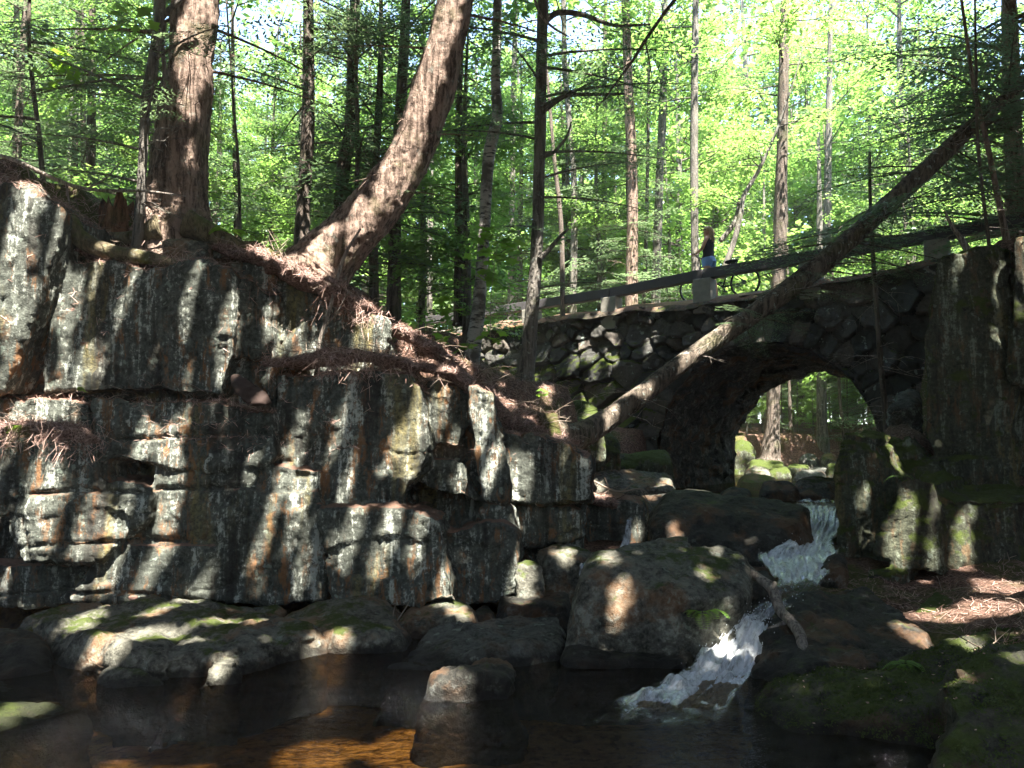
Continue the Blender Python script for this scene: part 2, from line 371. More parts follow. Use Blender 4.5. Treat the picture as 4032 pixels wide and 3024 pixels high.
def vnormals(V, F):
    n = np.cross(V[F[:, 2]]-V[F[:, 0]], V[F[:, 3]]-V[F[:, 1]]); N = np.zeros_like(V)
    for k in range(4): np.add.at(N, F[:, k], n)
    return N/(np.linalg.norm(N, axis=1)[:, None]+1e-12)
def smooth(V, F, it):
    E = np.vstack([F[:, [0, 1]], F[:, [1, 2]], F[:, [2, 3]], F[:, [3, 0]]])
    for _ in range(it):
        S = np.zeros_like(V); c = np.zeros(len(V)); np.add.at(S, E[:, 0], V[E[:, 1]]); np.add.at(c, E[:, 0], 1)
        V = V*.4+.6*S/c[:, None]
    return V
def weather(V, F, sm=2, big=.06, mid=.03, fine=.010, facet=0.0, crack=0.0, cell=(1.1, 1.1, 1.4), seed=0.0, fscale=1.0):
    V = smooth(V, F, sm); N = vnormals(V, F); q = V*fscale+seed
    d = big*fbm(q*1.1, 3)+mid*ridged(q*3.0, 4)+fine*fbm(q*13, 3)+.006*fbm(q*27, 2)
    st = fbm(q*np.array([1.7, 1.7, 3.5])+40, 3)*4; d = d+.4*mid*(np.floor(st)+sstep(np.clip((st-np.floor(st))*7, 0, 1)))
    if facet or crack:
        w = q+.16*np.stack([fbm(q*1.9+5, 2), fbm(q*1.9+9, 2), fbm(q*1.9+13, 2)], 1)
        f1, f2, idd = worley(w*np.array(cell)); d = d+facet*idd-crack*np.exp(-((f2-f1)/.05)**2)
        f1, f2, idd = worley(w*np.array(cell)*2.7+3); d = d+.4*facet*idd-.4*crack*np.exp(-((f2-f1)/.07)**2)
    return V+N*d[:, None]
def rock(name, label, hulls, mat, voxel=.03, cat='boulder', group='boulders in the stream', seed=None, parent=None, **kw):
    """hulls: lists of (px,py,Y) top points and (px,py,Y,'b') base points that also go down into the ground"""
    parts = []
    for h in hulls:
        if isinstance(h, dict): parts.append(prism(**h)); continue
        pts = []; foot = []
        for q in h:
            p = P(q[0], q[1], q[2]); pts.append(p)
            if len(q) > 3: pts.append(p+np.array([0, 0, -.12])); foot.append(p)
        fc = np.mean(foot, 0) if foot else 0; pts += [fc+(f_-fc)*1.22+np.array([0, 0, -.5]) for f_ in foot]   # the foot widens into the ground
        parts.append(hull(pts))
    V, F = remesh(parts, voxel)
    V = weather(V, F, seed=(seed if seed is not None else random.uniform(0, 40)), **kw)
    org = np.array([V[:, 0].mean(), V[:, 1].mean(), V[:, 2].min()])
    o = mesh_obj(name, V, F, M[mat], parent, org)
    return tag(o, label, cat, group)

# ------------------------------------------------------------------ left cliff
CB = [  # polygon (2212-wide photo coordinates), front distance, lean
 ([(-60, 395), (40, 402), (90, 425), (130, 457), (127, 505), (100, 590), (66, 690), (20, 800), (0, 845), (-60, 850)], 8.25, .02),
 ([(140, 560), (200, 556), (310, 572), (430, 574), (478, 592), (490, 640), (508, 770), (478, 852), (300, 848), (130, 846), (95, 850), (100, 780), (112, 660)], 8.52, .05),
 ([(484, 606), (540, 620), (582, 640), (586, 735), (556, 776), (508, 776), (494, 700)], 8.72, .1),
 ([(545, 560), (600, 590), (590, 640), (550, 640), (520, 600)], 8.95, .1),
 ([(600, 612), (640, 606), (720, 655), (790, 676), (842, 694), (828, 766), (700, 772), (620, 752), (592, 700)], 8.95, .08),
 ([(-60, 868), (40, 866), (130, 862), (192, 872), (205, 925), (120, 935), (-60, 935)], 8.42, .0),
 ([(192, 862), (350, 860), (470, 868), (586, 892), (606, 985), (560, 1010), (450, 1012), (328, 1000), (215, 1000), (200, 930)], 8.2, .08),
 ([(328, 1005), (450, 1015), (560, 1014), (600, 1000), (694, 1014), (692, 1092), (600, 1100), (500, 1092), (330, 1086)], 8.22, .05),
 ([(-60, 950), (60, 948), (150, 952), (200, 968), (214, 1010), (218, 1090), (150, 1106), (0, 1110), (-60, 1110)], 8.0, .1),
 ([(20, 1114), (150, 1110), (214, 1096), (212, 1180), (196, 1212), (60, 1214), (16, 1150)], 7.98, .06),
 ([(220, 1034), (262, 1028), (322, 1060), (320, 1096), (270, 1100), (222, 1096)], 8.0, .05),
 ([(330, 1092), (500, 1098), (600, 1106), (692, 1098), (700, 1200), (706, 1300), (560, 1304), (400, 1292), (300, 1290), (160, 1292), (210, 1220), (270, 1150)], 8.12, .12),
 ([(222, 1104), (300, 1104), (322, 1110), (255, 1175), (215, 1215)], 8.02, .08),
 ([(-60, 1214), (60, 1220), (205, 1226), (170, 1290), (120, 1308), (-60, 1320)], 8.25, .1),
 ([(590, 806), (700, 806), (800, 802), (880, 812), (926, 870), (936, 960), (900, 1030), (876, 1060), (868, 1092), (700, 1100), (694, 1010), (606, 990), (598, 890)], 8.38, .06),
 ([(688, 1104), (790, 1095), (890, 1102), (955, 1120), (976, 1200), (988, 1302), (880, 1308), (720, 1308), (702, 1220)], 7.88, .06),
 ([(930, 826), (990, 842), (1026, 862), (1012, 920), (1008, 975), (940, 962)], 8.95, .05),
 ([(900, 968), (940, 985), (1012, 992), (1024, 1050), (1050, 1084), (970, 1072), (886, 1040)], 8.75, .0),
 ([(1014, 828), (1062, 852), (1086, 950), (1096, 1080), (1050, 1082), (1030, 1020), (1014, 920)], 8.55, .04),
 ([(1066, 934), (1150, 930), (1234, 962), (1276, 1000), (1278, 1084), (1180, 1090), (1098, 1082), (1088, 1000)], 8.95, .05),
 ([(1030, 1096), (1130, 1096), (1250, 1102), (1264, 1160), (1240, 1172), (1130, 1166), (1040, 1150)], 9.15, .05),
 ([(980, 1140), (1040, 1128), (1112, 1146), (1118, 1200), (1114, 1280), (1040, 1304), (985, 1304)], 8.35, .08),
 ([(1030, 1100), (1095, 1092), (1110, 1140), (1050, 1138)], 8.6, .0),
 ([(1250, 1092), (1330, 1086), (1392, 1092), (1404, 1130), (1396, 1180), (1330, 1184), (1268, 1172)], 10.2, .06),
 ([(1110, 1166), (1250, 1176), (1262, 1240), (1200, 1290), (1110, 1290)], 9.7, .0),
 ([(660, 690), (700, 700), (760, 760), (880, 800), (700, 806), (600, 800), (600, 760)], 8.9, .0),
]
FILL = [([(-60, 640), (140, 580), (480, 620), (600, 640), (600, 1300), (-60, 1310)], 8.85, .0),
 ([(590, 660), (830, 712), (880, 830), (930, 850), (1060, 940), (1060, 1295), (590, 1300)], 9.1, .0),
 ([(1000, 860), (1060, 880), (1160, 950), (1260, 1000), (1260, 1290), (1000, 1290)], 9.5, .0)]
rnd = random.Random(5)
parts = [prism(p, Y, 1.15, l, rng=rnd) for p, Y, l in CB]+[prism(p, Y, 1.0, l, rng=rnd) for p, Y, l in FILL]
cV, cF = remesh(parts, .026)
def cliff_noise(V, F, seed=0):
    V = smooth(V, F, 1); N = vnormals(V, F); N = .6*N+.4*smooth(N, F, 3); q = V+seed
    d = .03*fbm(q*1.0, 3)+.014*ridged(q*np.array([4, 4, 2.2]), 4)+.014*fbm(q*11, 3)+.008*fbm(q*np.array([24, 24, 12]), 2)
    d += .020*ridged(q*np.array([5.5, 5.5, .45]), 3)
    st = fbm(q*np.array([1.5, 1.5, .8])+40, 3)*5; d += .014*(np.floor(st)+sstep(np.clip((st-np.floor(st))*9, 0, 1)))
    st = fbm(q*np.array([3.2, 3.2, 1.9])+80, 2)*4; d += .005*(np.floor(st)+sstep(np.clip((st-np.floor(st))*7, 0, 1)))
    w = q+.05*np.stack([fbm(q*2.5+5, 3), fbm(q*2.5+9, 3), fbm(q*2.5+13, 3)], 1)
    f1, f2, idd = worley(w*np.array([1.0, .8, 1.5]), True); lowk = .35+.65*sstep((2.5-V[:, 2])/.5); d += lowk*(.030*idd-.022*np.exp(-((f2-f1)/.02)**2))
    f1, f2, idd = worley(w*np.array([2.4, 2.4, 3.4])+3, True); d += lowk*(.012*idd-.006*np.exp(-((f2-f1)/.04)**2))
    wz = q[:, 2]*1.9+.22*fbm(q*np.array([.7, .7, .3])+7, 3); fz = np.abs(wz-np.floor(wz)-.5); mk = sstep((fbm(q*np.array([.9, .9, .5])+21, 2)-.02)*4)*(.25+.75*sstep((2.5-V[:, 2])/.5))
    d -= .05*np.exp(-(fz/.035)**2)*mk
    wx = q[:, 0]*1.35+.25*fbm(q*np.array([.4, .4, .8])+51, 3); fx = np.abs(wx-np.floor(wx)-.5); mk = sstep((fbm(q*np.array([.6, .6, .9])+61, 2)-.02)*4)*(.35+.65*sstep((2.5-V[:, 2])/.5))
    d -= .045*np.exp(-(fx/.022)**2)*mk
    return V+N*d[:, None]
cV = cliff_noise(cV, cF)
tag(mesh_obj('cliff', cV, cF, M['cliff']), kind='structure')

# ------------------------------------------------------------------ right rock face
RB = [([(3640, 1335), (3700, 1010), (3790, 990), (3900, 960), (3975, 985), (3985, 1300), (3978, 1640), (3990, 1960), (3860, 1985), (3720, 1960), (3640, 1700)], 10.6, .03),
      ([(3985, 930), (4100, 900), (4100, 1500), (3990, 1500)], 10.35, .0), ([(3995, 1480), (4100, 1480), (4100, 2000), (4010, 1990)], 10.9, .0),
      ([(3670, 1940), (3800, 1950), (3990, 1960), (4100, 1930), (4100, 2230), (3950, 2250), (3870, 2215), (3860, 2262), (3790, 2278), (3690, 2240)], 9.0, .12),
      ([(3620, 1720), (3800, 1930), (4050, 1930), (4050, 2200), (3560, 2200), (3560, 1760)], 10.3, .3),
      ([(3346, 1708), (3450, 1722), (3540, 1900), (3545, 2000), (3520, 2200), (3440, 2280), (3310, 2292), (3298, 2100), (3318, 1900), (3333, 1790)], 9.6, .10),
      ([(3536, 1904), (3620, 1880), (3704, 1893), (3714, 2080), (3690, 2250), (3560, 2240), (3436, 2170), (3470, 2060), (3525, 1990)], 8.9, .12),
      ([(3422, 2262), (3500, 2235), (3574, 2250), (3576, 2340), (3433, 2342)], 8.75, .0),
      ([(3740, 2240), (4100, 2240), (4100, 2400), (3600, 2400), (3600, 2260)], 9.6, .0)]
parts = [prism(p, Y, 1.4, l, scale=1.0, rng=rnd, side=.75) for p, Y, l in RB]
rV, rF = remesh(parts, .03); rV = cliff_noise(rV, rF, 31.0)
tag(mesh_obj('rock_face', rV, rF, M['mossy_rock']), kind='structure')

# ------------------------------------------------------------------ bridge line
BO = np.array([4.0, 16.9, 0]); BD = np.array([.8, -.6, 0]); BT = np.array([.6, .8, 0])     # along, and away from the camera
def B(s, t, z): return BO+BD*s+BT*t+np.array([0, 0, z])
AC, AR, AZ, BW = 1.3, 2.23, 1.72, 4.2
def walltop(s): return np.interp(s, [-8, -5.5, -3.5, -2, 0, 1.4, 3, 4.3, 5.2, 7], [4.95, 4.97, 4.99, 5.0, 4.92, 4.98, 5.1, 5.18, 5.22, 5.25])
ROADZ = 5.15

# ------------------------------------------------------------------ terrain
CH = np.array([(-60, 9.3), (0.2, 9.3), (0.9, 9.85), (.95, 11.0), (1.5, 13.0), (2.3, 15.8), (3.26, 17.46), (5.5, 20.9), (6.2, 24), (7.6, 27.3), (13, 28.5), (24, 33), (42, 44),
               (46, 40), (26, 29), (15, 24), (12, 21), (9.34, 18.14), (6.82, 14.78), (5.9, 13.2), (5.0, 11.6), (4.4, 10.4), (3.75, 8.8), (3.3, 7.6), (2.7, 6.5), (2.15, 5.7), (2.0, 4.6), (2.5, 3.0), (2.8, 1.2), (-60, 1.0)], float)
def poly_dist(X, Y):
    """distance outside the channel polygon (0 inside)"""
    d = np.full(X.shape, 1e9); ins = np.zeros(X.shape, bool); n = len(CH)
    for i in range(n):
        a = CH[i]; b = CH[(i+1) % n]; e = b-a; L = e@e
        t = np.clip(((X-a[0])*e[0]+(Y-a[1])*e[1])/L, 0, 1); d = np.minimum(d, np.hypot(X-a[0]-t*e[0], Y-a[1]-t*e[1]))
        c = (a[1] > Y) != (b[1] > Y); xx = a[0]+(Y-a[1])/(e[1] if e[1] else 1e-9)*e[0]; ins ^= c & (X < xx)
    return np.where(ins, 0, d), np.where(ins, d, 0)
BP = [P(*q) for q in [(0, 640, 9.8), (250, 720, 9.8), (560, 830, 9.7), (800, 880, 9.7), (1000, 950, 9.7), (1200, 1010, 9.6), (1400, 1160, 9.6), (1560, 1240, 9.6), (1700, 1330, 9.7),
      (1850, 1400, 9.8), (2000, 1560, 10), (2150, 1650, 10.3), (2250, 1700, 10.7), (300, 960, 9.0), (600, 1010, 9.0), (900, 1030, 9.05), (1100, 1090, 9.1), (1300, 1190, 9.15), (1500, 1270, 9.25), (1700, 1480, 9.3), (1900, 1640, 9.4), (2050, 1730, 9.6), (-300, 680, 9.3), (-900, 600, 9.5),
      (2070, 1490, 12.0), (1900, 1440, 12.3), (2200, 1640, 13.2), (2350, 1740, 14.5), (2480, 1900, 15.6), (2400, 1800, 13),
      (3550, 1700, 11.4), (3700, 1680, 11.8), (3480, 1610, 13.2), (3620, 1560, 13.4), (3400, 1700, 12.6), (3950, 930, 11.5), (4100, 880, 12)]]
BP += [np.array(q, float) for q in [(2.4, 5.1, .06), (3, 5, .28), (4, 5.2, .62), (5, 5.5, .95), (2.8, 4, .2), (4, 3.5, .5), (3.4, 6.4, .3), (4, 6.9, .3), (5, 7.2, .45), (5, 7.8, .36), (6.5, 7, 1.0), (8, 9, 1.6), (4.1, 8.2, .3), (5, 9, .45), (4.9, 10.6, 1.0), (4.5, 8.6, .3), (5.2, 8.6, .32), (6, 8.6, .36), (7, 8.6, .5), (5, 9.6, .4), (6, 9.6, .4), (6.5, 9.6, .4), (7.2, 9.6, .6), (6.2, 10.4, .5), (7, 10.5, .8), (7.6, 9, .7), (5.8, 10.3, .7),
       (8.2, 12, 5.1), (10, 10, 4.8), (8.4, 14, 5.2), (7.9, 14.6, 5.1), (12, 10, 5.5), (12, 15, 5.5), (7, 3, 2), (12, 3, 4), (0, -2, .4), (-10, -2, .5), (8, -4, 1.5),
       (-3, 13, 4.5), (-8, 14, 5.3), (-1.2, 13.5, 3.7), (-1.6, 16, 4.1), (0.1, 14.2, 2.8), (.5, 16.5, 2.7), (-.6, 17.5, 3.5), (1.0, 15.2, 2.3), (-.45, 20.1, 3.9), (1.0, 18.9, 2.8), (1.9, 18.2, 2.2), (-2.5, 21.4, 4.6), (-6, 23, 5.1), (-1.5, 23.5, 5.05), (1.8, 22.2, 5.0), (3.9, 22.6, 4.6), (0, 27, 4.7), (4.6, 25.5, 3.6), (5, 28, 3.4), (8, 29.2, 2.3), (11, 31, 2.4), (8, 34, 2.8), (10, 19.8, 3.4), (11, 16.5, 5.1), (14.5, 22.5, 2.5), (19, 24, 2.6), (16, 20, 4.0),
       (-14, 25, 5.2), (-20, 12, 5.8), (20, 18, 5), (-30, 40, 6), (0, 45, 5.0), (25, 38, 3.4), (12, 40, 3.2), (40, 40, 5), (-60, 20, 7), (60, 20, 7), (0, 90, 8), (-30, -30, 3), (30, -30, 4)]]
BP = np.array(BP)
def stream_bed(Y): return np.interp(Y, [5.5, 6.3, 6.7, 6.95, 8.2, 8.6, 9.0, 9.6, 10.2, 13, 20, 40], [-.45, -.4, -.25, .05, .22, .3, .40, .5, .58, .70, .74, 1.15])
def terrain(X, Y):
    X = np.asarray(X, float); Y = np.asarray(Y, float)
    num = 0; den = 0
    for p in BP:
        w = 1/((X-p[0])**2+(Y-p[1])**2+.05)**1.7; num = num+w*p[2]; den = den+w
    bank = num/den
    d, din = poly_dist(X, Y)
    wdt = np.where((X > 2) & (Y < 8), 1.1, np.where((Y > 20.5) | ((X > 6) & (Y > 9)), 1.3, .35))
    k = sstep(d/wdt)
    g = sstep((X-1.4)/.5); g = np.where(Y > 9.2, np.maximum(g, sstep((Y-9.2)/.6)), g)
    bed = stream_bed(Y)*g+(-.32-.12*sstep(din/1.5))*(1-g)
    z = bed*(1-k)+bank*k
    q = np.stack([X, Y, 0*X], -1).reshape(-1, 3)
    z = z+(.05*fbm(q*.9, 3)+.02*fbm(q*5, 3)).reshape(X.shape)*np.where(k > .5, 1.6, .9)
    return z
def axis(lo, hi, st, far):
    a = list(np.arange(lo, hi, st)); s = st; x = hi
    while x < far: a.append(x); s *= 1.35; x += s
    s = st; x = lo-st; b = []
    while x > -far: b.append(x); s *= 1.35; x -= s
    return np.array(b[::-1]+a)
gx = axis(-11, 18, .13, 420); gy = axis(1, 34, .13, 420)
GX, GY = np.meshgrid(gx, gy); GZ = terrain(GX, GY); nx, ny = len(gx), len(gy)
gi = np.arange(nx*ny).reshape(ny, nx)
gF = np.stack([gi[:-1, :-1], gi[:-1, 1:], gi[1:, 1:], gi[1:, :-1]], -1).reshape(-1, 4)
gV = np.stack([GX, GY, GZ], -1).reshape(-1, 3)
tag(mesh_obj('ground', gV, gF, M['ground']), kind='structure')

# ------------------------------------------------------------------ water
def sheet(name, x0, x1, y0, y1, z, mat, st=.5):
    xs = np.arange(x0, x1+.01, st); ys = np.arange(y0, y1+.01, st); X, Y = np.meshgrid(xs, ys); i = np.arange(X.size).reshape(X.shape)
    F = np.stack([i[:-1, :-1], i[:-1, 1:], i[1:, 1:], i[1:, :-1]], -1).reshape(-1, 4)
    return tag(mesh_obj(name, np.stack([X, Y, 0*X+z], -1).reshape(-1, 3), F, mat), kind='structure')
sheet('pool_water', -40, 3.4, .5, 9.6, 0.0, M['pool'])
rows = [(2960, 3330, 1947, .918, .15), (3040, 3330, 1962, .91, .4), (3110, 3322, 1978, .90, .7), (3150, 3320, 2020, .85, .75), (3140, 3320, 2062, .78, .95), (3090, 3316, 2100, .715, 1), (3030, 3312, 2150, .64, .95), (2965, 3306, 2182, .58, .85), (3010, 3296, 2232, .50, .95),
        (3040, 3262, 2276, .435, .85), (3030, 3262, 2300, .42, .6), (3010, 3250, 2335, .41, .5), (2970, 3170, 2380, .38, .55), (2905, 3080, 2420, .34, .7), (2850, 3066, 2470, .25, .95), (2790, 3058, 2530, .15, 1), (2735, 3040, 2585, .07, 1), (2680, 3000, 2640, .03, .95), (2580, 2965, 2695, .02, .92), (2480, 2950, 2740, .014, .8), (2400, 2930, 2790, .012, .62), (2330, 2900, 2840, .01, .4), (2340, 2880, 2880, .01, 0)]
rr = spline([np.concatenate([Pz(a, y, z), Pz(b, y, z), [f]]) for a, b, y, z, f in rows], 150); nc = 56
t = np.linspace(-.06, 1.06, nc)
WV = rr[:, None, :3]*(1-t)[None, :, None]+rr[:, None, 3:6]*t[None, :, None]
edge = np.minimum(t, 1-t)[None, :]+.06+.10*vnoise(np.stack([np.repeat(np.arange(150)*.16, nc), np.tile(t*3, 150), np.zeros(150*nc)], 1)).reshape(150, nc); edge = sstep(edge/.22)
foam = np.clip(rr[:, 6], 0, 1)[:, None]*edge
q = WV.reshape(-1, 3); dn = (fbm(q*np.array([5, 4, 5]), 4)*.08+fbm(np.stack([np.tile(t*26, 150), np.repeat(np.arange(150)*.09, nc), 0*q[:, 0]], 1), 3)*.028+fbm(q*16, 2)*.012).reshape(foam.shape)*sstep(foam*1.3-.2)
WV[:, :, 2] += dn+.004; WV[:, :, 1] -= dn*.6
wi = np.arange(150*nc).reshape(150, nc); wF = np.stack([wi[:-1, :-1], wi[:-1, 1:], wi[1:, 1:], wi[1:, :-1]], -1).reshape(-1, 4)
casc = tag(mesh_obj('cascade_water', WV.reshape(-1, 3), wF, M['cascade']), kind='structure')
ln_ = np.cumsum(np.r_[0, np.linalg.norm(np.diff(rr[:, :3], axis=0), axis=1)])
for nm, vals in (('foam', foam), ('fu', t[None, :]*np.linalg.norm(rr[:, 3:6]-rr[:, :3], axis=1)[:, None]*13), ('fv', np.repeat(ln_[:, None]*4.0, nc, 1))):
    at = casc.data.attributes.new(nm, 'FLOAT', 'POINT'); at.data.foreach_set('value', vals.ravel().astype(np.float32))
def trickle(rows):
    r_ = spline([np.concatenate([P(a, y, Y), P(b_, y, Y), [f]]) for a, b_, y, Y, f in rows], 60); n_ = 10; tt_ = np.linspace(0, 1, n_)
    V = r_[:, None, :3]*(1-tt_)[None, :, None]+r_[:, None, 3:6]*tt_[None, :, None]; fo_ = r_[:, 6:7]*sstep(np.minimum(tt_, 1-tt_)/.3)[None, :]
    qq = V.reshape(-1, 3); V[:, :, 1] -= .02*fbm(qq*16, 3).reshape(60, n_); i_ = np.arange(60*n_).reshape(60, n_)
    o = tag(mesh_obj('trickle_water', V.reshape(-1, 3), np.stack([i_[:-1, :-1], i_[:-1, 1:], i_[1:, 1:], i_[1:, :-1]], -1).reshape(-1, 4), M['cascade']), kind='structure')
    for nm, vals in (('foam', fo_), ('fu', np.repeat(tt_[None]*1.5, 60, 0)), ('fv', np.repeat(np.linspace(0, 1.5, 60)[:, None], n_, 1))):
        a_ = o.data.attributes.new(nm, 'FLOAT', 'POINT'); a_.data.foreach_set('value', np.ascontiguousarray(vals).ravel().astype(np.float32))
trickle([(2462, 2500, 2010, 10.0, .3), (2455, 2498, 2050, 9.95, .7), (2448, 2496, 2100, 9.9, .8), (2430, 2490, 2150, 9.85, .9), (2415, 2490, 2165, 9.7, .2)])
trickle([(2255, 2322, 2190, 8.75, .3), (2262, 2325, 2230, 8.62, .7), (2266, 2322, 2300, 8.55, .8), (2256, 2325, 2350, 8.45, .9), (2240, 2340, 2372, 8.3, .3)])
# spray: small drops thrown up where the water is steep
rs = np.random.RandomState(4); w = (foam**2).ravel(); w[rr[:, 1].repeat(nc) < 6.3] *= .1; idx = rs.choice(len(w), 500, p=w/w.sum())
ctr = WV.reshape(-1, 3)[idx]+np.stack([rs.normal(0, .03, 500), rs.normal(-.02, .03, 500), np.abs(rs.normal(0, .045, 500))], 1)
oc = np.array([(1, 0, 0), (-1, 0, 0), (0, 1, 0), (0, -1, 0), (0, 0, 1), (0, 0, -1)], float); of = np.array([(0, 2, 4), (2, 1, 4), (1, 3, 4), (3, 0, 4), (2, 0, 5), (1, 2, 5), (3, 1, 5), (0, 3, 5)])
rad = rs.uniform(.002, .005, 500)
sV = (ctr[:, None, :]+oc[None]*rad[:, None, None]*np.array([1, 1, 1.5])).reshape(-1, 3); sF = (of[None]+6*np.arange(500)[:, None, None]).reshape(-1, 3)
tag(mesh_obj('water_spray', sV, sF, M['foam']), kind='stuff', label='white drops of spray over the cascade', cat='spray')
# upper stream level under and beyond the bridge
def strip_sheet(name, pts, z, mat):
    V = []; F = []
    for i, (a, b) in enumerate(pts): V += [(*a, z if np.isscalar(z) else z[i]), (*b, z if np.isscalar(z) else z[i])]
    for i in range(len(pts)-1): F.append([2*i, 2*i+1, 2*i+3, 2*i+2])
    return tag(mesh_obj(name, V, F, mat), kind='structure')
M['stream'] = water_mat('stream_water', (0.55, 0.45, 0.32), 12, .06)[0].m
strip_sheet('stream_water', [((2.2, 12.9), (6.2, 12.9)), ((2.4, 14.5), (6.8, 14)), ((2.6, 17), (8, 15.5)), ((5, 21.5), (10, 18)), ((6, 26), (14.5, 22)), ((7.5, 28), (24, 29)), ((24, 38), (34, 34))], [.902, .908, .92, .95, 1.08, 1.14, 1.4], M['stream'])

# ------------------------------------------------------------------ boulders
b = 'b'
rock('boulder', 'broad flat ledge rock below the cliff, sunlit on its left, standing in the pool', [
  [(230, 2468, 6.95), (500, 2560, 6.3), (640, 2575, 6.2), (640, 2380, 7.9), (550, 2366, 8.2), (300, 2395, 7.9), (130, 2440, 7.5), (240, 2610, 6.7, b), (560, 2690, 6.25, b), (640, 2700, 6.2, b), (60, 2540, 7.2, b), (100, 2440, 7.9, b), (600, 2390, 8.4, b)],
  [(560, 2560, 6.35), (820, 2560, 6.3), (1180, 2508, 6.75), (1262, 2500, 6.95), (1150, 2436, 7.5), (1000, 2398, 7.9), (600, 2375, 8.1), (600, 2690, 6.3, b), (900, 2690, 6.2, b), (1000, 2650, 6.4, b), (1240, 2590, 6.85, b), (1285, 2540, 7.2, b), (1050, 2420, 8.3, b)],
  [(420, 2660, 6.15), (560, 2650, 6.2), (640, 2690, 6.05), (460, 2730, 6.0, b), (640, 2740, 5.95, b), (560, 2660, 6.3, b)],
  [(820, 2580, 6.1), (940, 2590, 6.1), (960, 2650, 6.1), (800, 2650, 6.0), (790, 2710, 6.0, b), (950, 2700, 6.05, b), (900, 2600, 6.4, b)]], 'boulder', .024, seed=2.2, sm=3, big=.05, mid=.03, facet=.03, crack=.02, cell=(1.6, 1.6, 3))
rock('boulder', 'low dark mossy rock in deep shade against the cliff foot, beside the flat ledge rock', [
  [(1120, 2430, 7.5), (1300, 2385, 8.0), (1500, 2385, 8.0), (1550, 2430, 7.6), (1575, 2490, 7.15), (1340, 2510, 7.0), (1280, 2560, 7.05, b), (1580, 2560, 7.05, b), (1570, 2420, 8.1, b), (1100, 2420, 8.2, b)]], 'boulder', .03, seed=5)
rock('boulder', 'wide grey lichen covered rock with mossy right end in mid pool', [
  [(1560, 2610, 6.75), (1700, 2500, 7.3), (1780, 2465, 7.5), (1990, 2445, 7.7), (2190, 2430, 7.8), (2205, 2520, 7.0), (2160, 2560, 6.75), (1900, 2580, 6.6), (1530, 2650, 6.5, b), (1750, 2660, 6.45, b), (2190, 2620, 6.75, b), (2215, 2530, 7.4, b), (1700, 2520, 7.7, b)]], 'grey_rock', .026, seed=8, sm=4, facet=.03)
rock('boulder', 'small dark squared block standing alone in the water', [
  [(1712, 2655, 5.85), (1745, 2628, 5.95), (1790, 2640, 6.0), (1850, 2622, 6.05), (1950, 2616, 6.05), (2008, 2655, 5.9), (1985, 2690, 5.72), (1840, 2668, 5.72), (1725, 2700, 5.7), (1705, 2760, 5.75, b), (2005, 2758, 5.75, b), (2010, 2720, 6.05, b), (1710, 2720, 6.05, b)]], 'wet_boulder', .018, seed=11, sm=1, big=.05, mid=.05, fine=.014)
D = rock('boulder', 'biggest rounded boulder left of the lower cascade, split by a crack', [
  [(2320, 2190, 7.3), (2480, 2118, 7.5), (2640, 2095, 7.65), (2720, 2100, 7.6), (2712, 2170, 7.25), (2610, 2190, 7.0), (2380, 2230, 6.9), (2290, 2300, 6.85), (2640, 2330, 6.6), (2650, 2500, 6.65), (2300, 2500, 6.75), (2262, 2550, 6.95, b), (2620, 2560, 6.8, b), (2270, 2400, 7.6, b), (2680, 2400, 7.9, b)],
  [(2730, 2140, 7.45), (2850, 2150, 7.5), (2925, 2195, 7.3), (2936, 2290, 7.0), (2900, 2370, 6.75), (2760, 2360, 6.55), (2668, 2330, 6.6), (2698, 2200, 7.0), (2690, 2470, 6.7), (2790, 2480, 6.75), (2860, 2440, 6.95, b), (2680, 2540, 6.9, b), (2930, 2320, 7.7, b)],
  [(2600, 2400, 6.65), (2760, 2440, 6.65), (2760, 2540, 6.7, b), (2560, 2555, 6.75, b), (2600, 2450, 7.2, b)]], 'boulder', .026, seed=14.3, sm=4, big=.05, mid=.022)
rock('boulder', 'thin wet slab at the water line under the biggest boulder', [
  [(2240, 2560, 6.75), (2420, 2540, 6.9), (2640, 2535, 6.9), (2720, 2570, 6.65), (2700, 2600, 6.5), (2280, 2600, 6.5), (2235, 2630, 6.55, b), (2480, 2640, 6.5, b), (2730, 2620, 6.6, b), (2660, 2560, 7.1, b)]], 'wet_boulder', .024, seed=17)
rock('boulder', 'long dark rock shelf below the bridge that the upper cascade runs past', [
  [(2590, 2010, 9.7), (2640, 1950, 10.3), (2720, 1940, 10.6), (2850, 1958, 10.6), (3000, 1985, 10.4), (3110, 1990, 10.2), (3180, 2000, 9.9), (3150, 2050, 9.5), (2980, 2130, 9.2), (2700, 2110, 9.3), (2590, 2110, 9.4), (2580, 2200, 9.3, b), (2960, 2220, 9.2, b), (3160, 2090, 9.6, b), (3100, 2000, 11, b), (2620, 1990, 11, b)]], 'wet_boulder', .03, seed=20, sm=4)
rock('boulder', 'upright little block with mossy top on the steps right of the cliff', [[(2030, 2225, 8.4), (2080, 2215, 8.5), (2125, 2240, 8.4), (2130, 2320, 8.3, b), (2035, 2325, 8.25, b), (2120, 2230, 8.7, b), (2040, 2225, 8.7, b)]], 'boulder', .02, seed=23, big=.03, mid=.02)
rock('boulder', 'brown squared block with sunlit top, tallest of the step blocks', [[(2130, 2175, 8.9), (2180, 2150, 9.1), (2320, 2165, 9.0), (2300, 2205, 8.7), (2160, 2200, 8.7), (2290, 2350, 8.55, b), (2150, 2350, 8.5, b), (2310, 2240, 9.2, b), (2140, 2230, 9.2, b)]], 'boulder', .022, seed=26, big=.04, mid=.02)
